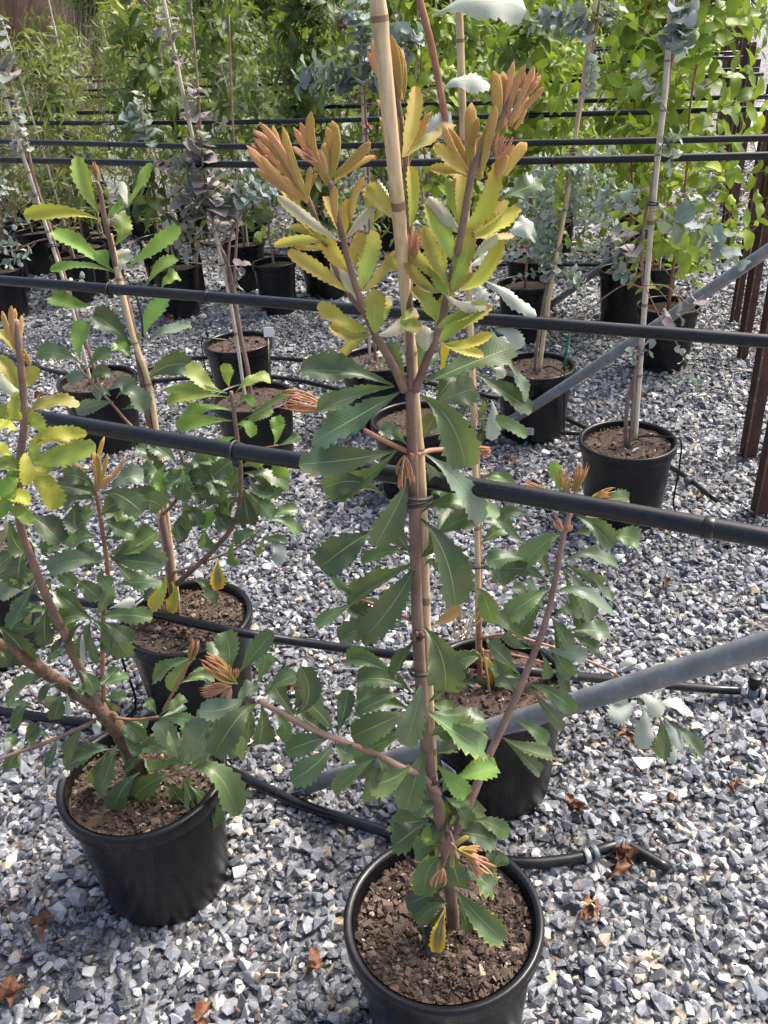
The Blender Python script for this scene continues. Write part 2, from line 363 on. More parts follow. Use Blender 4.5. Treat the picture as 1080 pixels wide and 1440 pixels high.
def hull_template(rr, npts, k):
    bm = bmesh.new()
    for _ in range(npts):
        p = Vector((rr.gauss(0, 1), rr.gauss(0, 1), rr.gauss(0, 1))).normalized()
        # squarish, chipped outlines
        m = max(abs(p.x), abs(p.y), abs(p.z)); p = p*(0.6+0.4/m*0.8)*rr.uniform(0.85, 1.1)
        bm.verts.new(p)
    r = bmesh.ops.convex_hull(bm, input=bm.verts[:])
    bmesh.ops.delete(bm, geom=list({g for g in r['geom_interior']+r['geom_unused'] if isinstance(g, bmesh.types.BMVert)}), context='VERTS')
    bm.verts.index_update()
    V = np.array([v.co[:] for v in bm.verts]); Fc = np.array([[v.index for v in f.verts] for f in bm.faces], dtype=np.int64)
    bm.free(); return V, Fc

def scatter_mesh(name, pos, size, templates, nprng, flat, mat, rnd, tilt=0.5):
    """pos (n,3) size (n,) -> one mesh made of rocks/chips"""
    n = len(pos); k = len(templates); which = nprng.integers(0, k, n)
    VV, FF, RR = [], [], []; base = 0
    for t, (tv, tf) in enumerate(templates):
        idx = np.where(which == t)[0]; m = len(idx)
        if not m: continue
        sc = np.stack([nprng.uniform(0.75, 1.3, m), nprng.uniform(0.55, 1.0, m), nprng.uniform(*flat, m)], 1)*size[idx][:, None]
        v = tv[None]*sc[:, None, :]
        ax = nprng.normal(0, tilt, m); ay = nprng.normal(0, tilt, m); az = nprng.uniform(0, 6.283, m)
        def rot(v, a, i, j):
            c, s = np.cos(a)[:, None], np.sin(a)[:, None]; w = v.copy()
            w[..., i] = v[..., i]*c - v[..., j]*s; w[..., j] = v[..., i]*s + v[..., j]*c; return w
        v = rot(rot(rot(v, ax, 1, 2), ay, 0, 2), az, 0, 1) + pos[idx][:, None, :]
        VV.append(v.reshape(-1, 3))
        FF.append((tf[None] + (base + np.arange(m)*len(tv))[:, None, None]).reshape(-1, 3))
        RR.append(np.repeat(rnd[idx], len(tv))); base += m*len(tv)
    V = np.concatenate(VV); Fc = np.concatenate(FF); Rn = np.concatenate(RR)
    me = bpy.data.meshes.new(name)
    me.vertices.add(len(V)); me.vertices.foreach_set('co', V.astype(np.float32).ravel())
    me.loops.add(len(Fc)*3); me.loops.foreach_set('vertex_index', Fc.astype(np.int32).ravel())
    me.polygons.add(len(Fc)); me.polygons.foreach_set('loop_start', np.arange(0, len(Fc)*3, 3, dtype=np.int32))
    me.update(calc_edges=True); me.polygons.foreach_set('use_smooth', np.zeros(len(Fc), dtype=bool))
    at = me.attributes.new('rnd', 'FLOAT', 'POINT'); at.data.foreach_set('value', Rn.astype(np.float32))
    me.materials.append(mat); return me

def gravel():
    rr = random.Random(5); npr = np.random.default_rng(5)
    near_t = [hull_template(rr, 12, 0) for _ in range(30)]
    far_t = [hull_template(rr, 8, 0) for _ in range(14)]
    def field(y0, y1, sp, x0, x1):
        gx, gy = np.meshgrid(np.arange(x0, x1, sp), np.arange(y0, y1, sp)); n = gx.size
        P = np.stack([gx.ravel()+npr.uniform(-.6, .6, n)*sp, gy.ravel()+npr.uniform(-.6, .6, n)*sp, np.zeros(n)], 1)
        u, v, z = project_np(P)
        return P[(z > 0.2) & (u > -260) & (u < 1330) & (v < 1640) & (v > -40)]
    bits = []
    A = field(0.25, 2.9, 0.0160, -3, 2.6); B = field(2.9, 5.4, 0.0200, -4.5, 4.0); C = field(5.4, 10.0, 0.040, -6.5, 6.5)
    for P, tmpl, mu in ((A, near_t, 0.0122), (B, far_t, 0.0145), (C, far_t, 0.024)):
        n = len(P); size = np.clip(npr.lognormal(math.log(mu), 0.38, n), mu*0.45, mu*2.2)
        big = npr.random(n) < 0.05; size[big] *= 1.35
        P[:, 2] = -size*0.32 + npr.normal(0, 0.0045, n) - 0.003
        bits.append((P, size, tmpl))
    pos = bits
    meshes = [scatter_mesh('gravel', P, s, t, npr, (0.40, 0.85), M['stone'], npr.random(len(P)), 0.42) for P, s, t in pos]
    bm = bmesh.new()
    for me in meshes: bm.from_mesh(me)
    me = bpy.data.meshes.new('gravel'); bm.to_mesh(me); bm.free(); me.materials.append(M['stone'])
    o = link(bpy.data.objects.new('gravel', me))
    tag(o, 'blue-grey crushed stone gravel covering the nursery ground', 'gravel', kind='stuff')
    print('gravel stones', sum(len(p[0]) for p in pos), 'tris', len(me.polygons))
gravel()
def litter():
    npr = np.random.default_rng(9); rr = random.Random(4); T = [hull_template(rr, 7, 0) for _ in range(8)]
    n = 900; P = np.stack([npr.uniform(-1.9, 1.6, n), npr.uniform(.6, 4.2, n), np.full(n, .006)], 1)
    for k, c in enumerate(((.52, 1.32), (.6, 1.6), (-.25, 1.05), (.2, 1.2), (-.9, 1.3), (.4, 2.2))):      # drifts
        i = slice(k*60, k*60+60); P[i, 0] = c[0]+npr.normal(0, .09, 60); P[i, 1] = c[1]+npr.normal(0, .09, 60)
    me = scatter_mesh('leaf_litter', P, npr.uniform(.003, .009, n), [(t[0]*np.array([1.5, .55, 1]), t[1]) for t in T], npr, (.12, .3), M['dry'], npr.random(n), .3)
    tag(link(bpy.data.objects.new('leaf_litter', me)), 'small brown leaf and bark scraps strewn over the gravel', 'leaf litter', kind='stuff')
litter()
# pale drive beyond the row ends
sheet('driveway', [tuple(row(0.62, -2))[:2], tuple(row(6, -2))[:2], tuple(row(6, 80))[:2], tuple(row(-1.6-0.13*0, 80))[:2], tuple(row(-0.95, 14))[:2], tuple(row(-0.25, 8.0))[:2], tuple(row(0.35, 5.5))[:2]], -0.004, M['path'])

# ------------------------------------------------------------------ pots
CHIP_T = None
def plant_pot(c, label, D=0.335, H=0.30, soil=0.275, chips=0, group=None, label_at=None, far=False, rot=0.0):
    """c: centre on the ground"""
    c = Vector((c[0], c[1], 0)); R = D/2
    root = empty('plant_pot', c, label, 'plant pot', group)
    seg = 24 if far else 56
    b = MB()
    b.lathe(c, [(0.0, -0.008), (R*0.76, -0.008), (R*0.78, 0.0), (R*0.79, 0.012), (R*0.925, H-0.030), (R*0.925, H-0.027)], seg)
    # inner wall
    b.lathe(c, [(R*0.90, H-0.004), (R*0.875, soil-0.02), (R*0.80, soil-0.10)], seg)
    b.build('pot_body', M['pot'], root)
    b = MB()
    b.lathe(c, [(R*0.922, H-0.034), (R*0.985, H-0.032), (R*0.995, H-0.028), (R*0.995, H-0.010), (R, H-0.006), (R*0.993, H-0.001), (R*0.965, H+0.001), (R*0.925, H-0.001), (R*0.905, H-0.006), (R*0.897, H-0.016)], seg)
    b.build('rim', M['pot'], root)
    # soil, lumpy
    b = MB(); V = [c+Vector((0, 0, soil))]; Fc = []; rings = 5 if far else 9; sg = 20 if far else 36
    for i in range(1, rings+1):
        for k in range(sg):
            q = 2*math.pi*k/sg; r = R*0.885*i/rings
            z = soil + rng.uniform(-.004, .004)*(1 if i < rings else .3) + 0.006*math.sin(q*2+rot)*i/rings
            V.append(c+Vector((math.cos(q)*r, math.sin(q)*r, z)))
    for k in range(sg): Fc.append((0, 1+k, 1+(k+1) % sg))
    for i in range(rings-1):
        for k in range(sg): Fc.append((1+i*sg+k, 1+(i+1)*sg+k, 1+(i+1)*sg+(k+1) % sg, 1+i*sg+(k+1) % sg))
    b.add(V, Fc); so_ = b.build('soil', M['soil'], root)
    if chips:
        npr = np.random.default_rng(int(abs(c.x)*1000)+chips)
        global CHIP_T
        if CHIP_T is None:
            rr = random.Random(3); CHIP_T = [hull_template(rr, 8, 0) for _ in range(10)]
        r = R*0.865*np.sqrt(npr.random(chips)); q = npr.random(chips)*6.283
        P = np.stack([r*np.cos(q), r*np.sin(q), soil+0.004+npr.random(chips)*0.004], 1)
        size = np.clip(npr.lognormal(math.log(0.0038), 0.6, chips), 0.0016, 0.0145)
        me = scatter_mesh('bark_mulch', P, size, CHIP_T, npr, (0.22, 0.5), M['chip'], npr.random(chips), 0.5)
        # some splinters: stretch
        o = link(bpy.data.objects.new('bark_mulch', me), so_); tag(o, kind='stuff')
    if label_at is not None:      # (angle, z, w, h)
        a, z, w_, h_ = label_at
        rr_ = R*(0.79+(0.925-0.79)*z/H)+0.0015
        t = Vector((-math.sin(a), math.cos(a), 0)); nrm = Vector((math.cos(a), math.sin(a), 0))
        b = MB(); b.box(c+nrm*rr_+Vector((0, 0, z)), t*w_/2, Vector((0, 0, h_/2))+nrm*0.004, nrm*0.001)
        lb = b.build('label', M['white'], root, smooth=False)
        b = MB()
        for i in range(4):
            b.box(c+nrm*(rr_+0.0016+0.004*(0.6-i*0.4))+Vector((0, 0, z+h_*(0.3-i*0.2))), t*w_*(0.38 if i % 2 else 0.3), Vector((0, 0, h_*0.035)), nrm*0.0004)
        b.build('print', M['print'], lb, smooth=False)
    return root

def camang(c, off=0.0):
    return math.atan2(-c[1], -c[0]) + off
GP = {}
def gpix(name, u, v): GP[name] = atz(u, v, 0.30); return GP[name]
gpix('main', 623, 1287); gpix('L1', 200, 1087); gpix('L2', 262, 865); gpix('R', 695, 958)
gpix('E1', 883, 617); gpix('E2', 752, 513); gpix('E530', 530, 503); gpix('E575', 584, 588); gpix('E355', 356, 557); gpix('E333', 334, 480); gpix('E135', 136, 532)
plant_pot(GP['main'], 'black plastic pot of bark mulch holding the tall orange-tipped banksia', chips=3400, soil=0.272)
plant_pot(GP['L1'], 'black plastic pot holding the banksia with a thick rough brown trunk', D=0.34, chips=1500, soil=0.265)
plant_pot(GP['L2'], 'black pot with bamboo cane and yellowing leaf over the soil, hose across it', D=0.335, chips=1300)
plant_pot(GP['R'], 'black pot behind the galvanised brace, white label low on its side', chips=900, label_at=(camang(GP['R'], -0.75), 0.13, 0.045, 0.03))
plant_pot(GP['E1'], 'black pot of the two-stemmed silver eucalypt standing alone on the gravel', D=0.33, chips=700)
plant_pot(GP['E2'], 'black pot with a green plastic stake at its rim and white label', chips=400, label_at=(camang(GP['E2'], -0.12), 0.06, 0.042, 0.035))
plant_pot(GP['E530'], 'black pot half hidden behind the banksia, beside the yellow tag', chips=300)
plant_pot(GP['E575'], 'black pot half hidden behind the banksia stem, in front of the yellow tag', chips=300, label_at=(camang(GP['E575'], 0.3), 0.1, 0.04, 0.035))
plant_pot(GP['E355'], 'black pot of the smoky purple eucalypt, without a card tag', chips=300)
plant_pot(GP['E333'], 'black pot with a white card tag on a thin stick', D=0.325, chips=300)
plant_pot(GP['E135'], 'black pot with leaning pinkish eucalypt stem tied to a cane', D=0.34, chips=300)
FARPOTS = [(385, 368, .275), (738, 397, .30), (940, 428, .31), (878, 378, .28), (22, 313, .3), (118, 345, .3), (245, 373, .3), (450, 345, .3), (0, 378, .28)]
for u, v, D in FARPOTS:
    p = atz(u, v, 0.30)
    plant_pot(p, 'black plastic pot standing in the rows behind the silver eucalypts', D=D, far=True, group='pots in the rows behind', soil=0.27)
plant_pot(atz(-38, 790, 0.30), 'black pot just showing beside the rough-trunked banksia', chips=200)

# ------------------------------------------------------------------ support pipes on posts
def sag_line(a, b, n=14, sag=0.0, wob=0.004, seed=1):
    rr = random.Random(seed); out = []
    ph = [rr.uniform(0, 6) for _ in range(3)]
    for i in range(n+1):
        t = i/n; p = a.lerp(b, t); p.z -= sag*4*t*(1-t)
        p.z += wob*math.sin(t*9+ph[0]); p += RN*wob*math.sin(t*7+ph[1]); out.append(p)
    return out
PIPE_Z = {1: 1.12, 2: 1.12, 3: 1.18, 4: 1.18}
def support_pipe(pts, r, label, group=None, joints=(), clips=()):
    b = MB(); pts = curve(pts, 4); b.tube(pts, r, 14)
    mid = pts[len(pts)//2]
    root = empty('support_pipe', Vector((mid.x, mid.y, 0)), label, 'pipe', group)
    b.build('pipe', M['pipe'], root)
    def along(u):     # the pipe point that shows at photo column u
        best = None
        for i in range(len(pts)-1):
            for k in range(8):
                p = pts[i].lerp(pts[i+1], k/8)
                x = project_np(np.array([p[:]]))[0][0]
                if best is None or abs(x-u) < best[0]: best = (abs(x-u), p, (pts[i+1]-pts[i]).normalized())
        return best[1], best[2]
    for u in joints:
        p, t = along(u); b = MB(); b.tube([p-t*.006, p-t*.005, p+t*.005, p+t*.006], [r*1.0, r*1.09, r*1.09, r*1.0], 14); b.build('joint', M['pipe'], root)
    for u in clips:
        p, t = along(u); b = MB(); b.torus(p, t, r*1.12, 0.0022, 18, 6)
        b.box(p+Vector((0, 0, -r*1.25)), t*.004, RN*.004, Vector((0, 0, .006)))
        b.build('cable_tie', M['rubber'], root)
    return root
def pipe_from_pixels(pix, z, ext_l, ext_r):
    P = [atz(u, v, z) for u, v in pix]
    d0 = (P[0]-P[1]).normalized(); d1 = (P[-1]-P[-2]).normalized()
    return [P[0]+d0*ext_l] + P + [P[-1]+d1*ext_r]
support_pipe(pipe_from_pixels([(60, 588), (330, 634), (560, 668), (830, 712), (1080, 757)], 1.12, 1.6, 0.05), 0.0113, 'thick black poly pipe passing just behind the orange-tipped banksia', joints=(997,), clips=(332,))
support_pipe(pipe_from_pixels([(0, 394), (290, 417), (540, 438), (800, 458), (1080, 480)], 1.12, 1.5, 0.12), 0.0112, 'black poly pipe holding the bamboo cane with a ring clip', joints=(290,), clips=(150,))
support_pipe(pipe_from_pixels([(0, 225), (300, 231), (560, 229), (800, 225), (1080, 219)], 1.18, 2.5, 0.25), 0.0118, 'black poly pipe on the banksia side of the pair beside the silver eucalypts', clips=(780,))
support_pipe(pipe_from_pixels([(0, 199), (300, 206), (560, 204), (800, 200), (1080, 194)], 1.18, 2.5, 0.25), 0.0112, 'black poly pipe on the rear-row side of the pair beside the silver eucalypts', clips=(150,))
ROWN = [4.60, 5.20, 6.45, 7.05, 8.30, 8.90, 10.2, 10.8, 12.1, 12.7]
FAR_Z = 1.14
ORD = ['first', 'second', 'third', 'fourth', 'fifth', 'sixth', 'seventh', 'eighth', 'ninth', 'tenth']
def s_end(n): return -0.115*(n-2.55)
for i, n in enumerate(ROWN):
    a, b_ = row(-n*1.55-1.5, n, FAR_Z), row(s_end(n)+0.06, n, FAR_Z)
    support_pipe(sag_line(a, b_, 12, 0.03, 0.006, i), 0.0125, ORD[i]+' black poly pipe counting back from the pair beside the silver eucalypts')

def steel_post(base, top, label, group=None, holes=True, wd=0.026):
    """star picket: three thin flanges with punched studs"""
    base, top = Vector(base), Vector(top)
    root = empty('steel_post', Vector((base.x, base.y, 0)), label, 'post', group)
    t = (top-base).normalized(); b = MB()
    e1 = RD - t*RD.dot(t); e1.normalize(); e2 = t.cross(e1)
    mid = (base+top)/2; h = (top-base).length/2
    for q, L_ in ((0.35, wd*1.2), (2.45, wd), (4.5, wd)):
        d = e1*math.cos(q)+e2*math.sin(q); w_ = t.cross(d)
        b.box(mid+d*L_/2, d*L_/2, w_*0.003, t*h)
    b.build('flange', M['rust'], root, smooth=False)
    if holes:
        d = e1*math.cos(4.5)+e2*math.sin(4.5); w_ = t.cross(d); k = 0; z = 0.12
        while z < 2*h-0.05:
            b = MB(); b.tube([base+t*z+d*wd*0.6-w_*0.0034, base+t*z+d*wd*0.6+w_*0.0034], 0.0042, 8)
            b.build('hole', M['path'], root, smooth=False); z += 0.085
    return root
p1 = atz(1064, 722, 0.0); steel_post(p1-Vector((0, 0, .05)), p1+Vector((0.02, -0.02, 1.3)), 'plain rusty steel post without holes beside the holed post', wd=0.03, holes=False)
p2 = atz(1049, 640, 0.0); steel_post(p2-Vector((0, 0, .05)), p2+Vector((0.02, 0.02, 1.3)), 'rusty steel post with punched holes beside the plain post', wd=0.034)
p3 = atz(1046, 468, 0.0); steel_post(p3-Vector((0, 0, .05)), p3+Vector((0.0, 0.0, 1.25)), 'rusty steel post with punched holes behind the bright green shrub', wd=0.03)
for i, n in enumerate(ROWN):
    for k in range(2 if n > 6 else 1):
        s = s_end(n) + rng.uniform(-.04, .04) - k*0.05; nn = n + k*0.22
        steel_post(row(s, nn, -.05), row(s+rng.uniform(-.03, .03), nn+rng.uniform(-.03, .03), 1.22+rng.uniform(-.04, .1)), ('dark rusty post holding the end of the ' if k == 0 else 'dark rusty post just behind the end of the ')+ORD[i]+' far pipe beside the drive', 'posts beside the drive', holes=(n < 6))
for s, n in ((-3.55, 4.75), (-4.75, 5.1), (-5.5, 4.9)):
    steel_post(row(s, n, -.05), row(s, n, 1.2), 'thin dark post standing among the rear pots', 'posts among the rear pots', holes=False)

# ------------------------------------------------------------------ galvanised braces
def brace(pts, r, label):
    pts = [Vector(p) for p in pts]
    root = empty('brace_pipe', Vector((pts[0].x, pts[0].y, 0)), label, 'brace')
    b = MB(); b.tube(curve(pts, 4), r, 18); b.build('tube', M['galv'], root)
    d = (pts[0]-pts[1]).normalized()
    b = MB(); b.box(pts[0]+d*0.005, d*0.035, d.cross(Vector((0, 0, 1))).normalized()*r*1.15, d.cross(d.cross(Vector((0, 0, 1)))).normalized()*0.006)
    b.build('flattened_end', M['galv'], root, smooth=False)
    return root
g0 = atz(422, 1108, 0.02); nB = g0.dot(RN)
brace([g0, aton(760, 1003, nB-0.03), aton(1080, 905, nB-0.07), aton(1250, 852, nB-0.09)], 0.0192, 'thick grey galvanised brace pipe slanting in front of the black pot')
g1 = atz(676, 618, 0.0); nA = g1.dot(RN)
brace([g1, aton(830, 520, nA-0.03), aton(1080, 352, nA-0.1), aton(1160, 298, nA-0.12)], 0.0205, 'grey galvanised brace pipe slanting behind the two-stemmed eucalypt pot')
g2 = atz(770, 432, 0.0); nC = g2.dot(RN)
brace([g2, aton(850, 374, nC), aton(960, 295, nC-.03), aton(1040, 236, nC-.05)], 0.020, 'dark grey brace pipe slanting between the pots of the rear rows')
# ------------------------------------------------------------------ hoses
def hose(pts, r, label, fittings=(), name='irrigation_hose'):
    P = curve(pts, 6); root = empty(name, Vector((P[0].x, P[0].y, 0)), label, 'hose')
    b = MB(); b.tube(P, r, 12); b.build('tube', M['pipe'], root)
    return root
def gz(u, v, z=0.014): return atz(u, v, z)
h = hose([gz(-120, 985), gz(0, 1000), gz(70, 1010), gz(190, 1028), gz(310, 1078), gz(420, 1130), gz(530, 1166), gz(630, 1200), gz(735, 1213), gz(790, 1210), gz(822, 1204)], 0.0125, 'black irrigation hose on the gravel passing behind the main pot')
def ring(p, t, r, w_, name, mat, parent):
    b = MB(); b.tube([p-t*w_, p-t*w_*.9, p+t*w_*.9, p+t*w_], [r*.93, r, r, r*.93], 14); return b.build(name, mat, parent)
pA, pB, pC = gz(822, 1204, .016), gz(879, 1186, .018), gz(941, 1222, .014)
t1, t2 = (pB-pA).normalized(), (pC-pB).normalized()
b = MB(); b.tube(curve([pA, pA.lerp(pB, .5)+Vector((0, 0, .004)), pB, pB.lerp(pC, .08), pC], 5), 0.0122, 12); b.build('elbow_tail', M['pipe'], h)
ring(pA+t1*.004, t1, .0165, .006, 'clamp', M['steel'], h); ring(pA+t1*.024, t1, .0165, .006, 'clamp', M['fitting'], h)
ring(pB+t2*.006, t2, .0165, .006, 'clamp', M['fitting'], h); ring(pB-t1*.012, t1, .0155, .012, 'elbow', M['fitting'], h)
# hose lying over the pot rims of the second row
h = hose([gz(-160, 815, .30), gz(40, 838, .315), gz(190, 858, .318), gz(262, 874, .318), gz(330, 888, .314), gz(430, 904, .27), gz(530, 918, .26), gz(610, 926, .29), gz(700, 938, .317), gz(765, 946, .305), gz(880, 958, .14), gz(990, 968, .04), gz(1042, 971, .022)], 0.0115, 'black irrigation hose laid across the pot rims with a tap at its end')
q0 = gz(1046, 971, .022); td = RD.copy()
ring(q0, td, .015, .007, 'clamp', M['steel'], h); ring(q0+td*.022, td, .0165, .012, 'tee', M['fitting'], h); ring(q0+td*.046, td, .0165, .006, 'clamp', M['steel'], h)
b = MB(); c_ = q0+td*.022; b.tube([c_, c_+Vector((0, 0, .024)), c_+Vector((0, 0, .026)), c_+Vector((0, 0, .052)), c_+Vector((0, 0, .054))], [.009, .009, .017, .017, .013], 14); b.build('tap_cap', M['pot'], h)
b = MB(); b.tube([q0+td*.03, q0+td*.5], .0115, 12); b.build('tail', M['pipe'], h)
hose([gz(-60, 478), gz(0, 497), gz(70, 521), gz(150, 533), gz(210, 518), gz(280, 503), gz(420, 506), gz(560, 530), gz(700, 560)], 0.011, 'black hose on the gravel running behind the leaning eucalypt pot')
hose([gz(205, 537), gz(290, 530), gz(400, 532), gz(510, 558), gz(610, 592), gz(720, 606), gz(815, 609)], 0.011, 'black hose on the gravel running up to the two-stemmed eucalypt pot')
h = hose([gz(740, 562), gz(790, 585), gz(830, 605), gz(940, 655), gz(1008, 704)], 0.0095, 'short black hose with a coupling beside the two-stemmed eucalypt pot')
ring(gz(968, 676, .016), (gz(1008, 704)-gz(940, 655)).normalized(), .0135, .012, 'coupling', M['fitting'], h)
hose([gz(0, 300), gz(60, 330), gz(140, 318), gz(330, 352), gz(450, 362), gz(600, 365), gz(700, 372), gz(860, 372)], 0.011, 'black hose among the rear pots')
def drip(c, a0, a1, label, z=0.30, out=0.2):
    """thin feed tube from the soil over the rim to the ground"""
    c = Vector((c[0], c[1], 0)); d = Vector((math.cos(a0), math.sin(a0), 0)); e = Vector((math.cos(a1), math.sin(a1), 0))
    P = curve([c+e*.03+Vector((0, 0, .272)), c+e*.05+d*.03+Vector((0, 0, .29)), c+d*.13+Vector((0, 0, .315)), c+d*.172+Vector((0, 0, .303)), c+d*.178+Vector((0, 0, .2)), c+d*.185+e*.02+Vector((0, 0, .012)), c+d*(.185+out)+Vector((0, 0, .008))], 6)
    b = MB(); b.tube(P, 0.0033, 8)
    o = b.build('drip_tube', M['pipe'], None, org=(c.x, c.y, 0)); tag(o, label, 'tube')
drip(GP['E2'], -1.0, .5, 'thin black drip tube looping over the rim of the green-staked pot')
drip(GP['E1'], -.3, 1.0, 'thin black drip tube running over the rim of the two-stemmed eucalypt pot')
drip(GP['E333'], 3.0, 2.0, 'thin black drip tube bent over the rim of the card-tagged pot')
drip(GP['L2'], 3.4, 2.0, 'thin black drip tube in the pot with the bamboo cane')
o = MB(); o.tube(curve([gz(862, 1022, .012), gz(900, 1036, .016), gz(950, 1045, .012)], 6), .0032, 8); tag(o.build('drip_tube', M['pipe'], None), 'loose thin black tube lying on gravel below the silvery leaves', 'tube')
# dripper in the main pot
e0 = atz(594, 1270, .33); e1_ = atz(606, 1345, .276)
root = empty('drip_emitter', Vector((e1_.x, e1_.y, .27)), 'black drip emitter on a stake beside the banksia stem base', 'emitter')
b = MB(); dd = (e1_-e0).normalized(); sd = dd.cross(Vector((0, 0, 1))).normalized(); b.box(e1_-dd*.022+Vector((0, 0, .004)), dd*.024, sd*.0058, dd.cross(sd)*.005); b.build('emitter_body', M['pot'], root, smooth=False)
b = MB(); b.tube(curve([e1_-dd*.045+Vector((0, 0, .008)), e0, e0+Vector((-.002, .01, .06)), e0+Vector((-.02, .06, .04))], 5), .0035, 8); b.build('feed_tube', M['pipe'], root)
b = MB(); b.box(e1_-dd*.052+sd*.003+Vector((0, 0, .009)), dd*.012, sd*.004, dd.cross(sd)*.0015); b.build('white_clip', M['white'], root, smooth=False)

# ------------------------------------------------------------------ tags, stakes
def cane(pts, r0, r1, label, mat='bamboo', nodes=9, group=None, seg=10):
    pts = [Vector(p) for p in pts]
    P = curve(pts, 10); n = len(P); rad = []; L = (P[-1]-P[0]).length
    dense = []; rd = []
    for i in range(nodes*8+1):
        t = i/(nodes*8); x = t*(n-1); k = min(int(x), n-2); p = P[k].lerp(P[k+1], x-k)
        r = r0+(r1-r0)*t
        if i % 8 == 0 and 0 < i < nodes*8: r *= 1.13
        if i % 8 == 1: r *= 0.97
        dense.append(p); rd.append(r)
    b = MB(); b.tube(dense, rd, seg); b.uv = [(x, y*nodes) for x, y in b.uv]
    o = b.build('bamboo_stake', M[mat], None, org=tuple(P[0])); tag(o, label, 'stake', group); return o
def tie(p, axis, R_, label, n=1, sx=1.25):
    b = MB()
    for k in range(n): b.torus(Vector(p)+Vector((0, 0, k*0.012-0.004*(k % 2))), Vector(axis)+Vector((.12*k, .1, 0)), R_, 0.0026, 20, 7, sx)
    o = b.build('plant_tie', M['rubber'], None, org=tuple(p)); return tag(o, label, 'plant tie')
# yellow strap tag, green stake, white card
def strap(pts, wd, th, name, mat, label, cat):
    P = curve(pts, 5); b = MB(); V = []; n = len(P)
    for i, p in enumerate(P):
        t = (P[min(i+1, n-1)]-P[max(i-1, 0)]).normalized(); s = t.cross((p-CAM).normalized()).normalized(); q = t.cross(s)
        for a, c2 in ((-1, -1), (1, -1), (1, 1), (-1, 1)): V.append(p+s*a*wd[min(i, len(wd)-1)]/2+q*c2*th/2)
    Fc = [(i*4+k, i*4+(k+1) % 4, (i+1)*4+(k+1) % 4, (i+1)*4+k) for i in range(n-1) for k in range(4)] + [(3, 2, 1, 0), tuple((n-1)*4+k for k in range(4))]
    b.add(V, Fc); o = b.build(name, mat, None, smooth=False, org=tuple(P[-1])); return tag(o, label, cat)
yY = 2.95
strap([aty(627, 483, yY), aty(624, 505, yY), aty(621, 530, yY), aty(618, 556, yY), aty(616, 575, yY)], [.030, .03, .03, .03, .024, .018, .016], .002, 'plant_tag', M['yellow'], 'yellow plastic strap tag behind the banksia', 'tag')
gs = GP['E2']; cc = atz(792, 522, .29)
b = MB(); b.tube([cc-Vector((0, 0, .02)), aty(797, 492, cc.y), aty(801, 468, cc.y), aty(802, 462, cc.y)], [.006, .006, .005, .003], 8); tag(b.build('plastic_stake', M['greenpl'], None, org=tuple(cc)), 'short green plastic stake at the rim of a black pot', 'stake')
cY = GP['E333'].y - .10
cb = atz(377, 497, .285); b = MB(); root = empty('card_tag', cb, 'white card tag on a thin stick in a black pot', 'tag')
b.tube([cb-Vector((0, 0, .04)), aty(377, 476, cb.y)], .003, 6); b.build('stick', M['bamboo'], root)
cp = aty(378, 467, cb.y-.002); b = MB(); b.box(cp, Vector((.023, 0, 0)), Vector((0, .001, 0)), Vector((0, .004, .021))); b.build('card', M['white'], root, smooth=False)
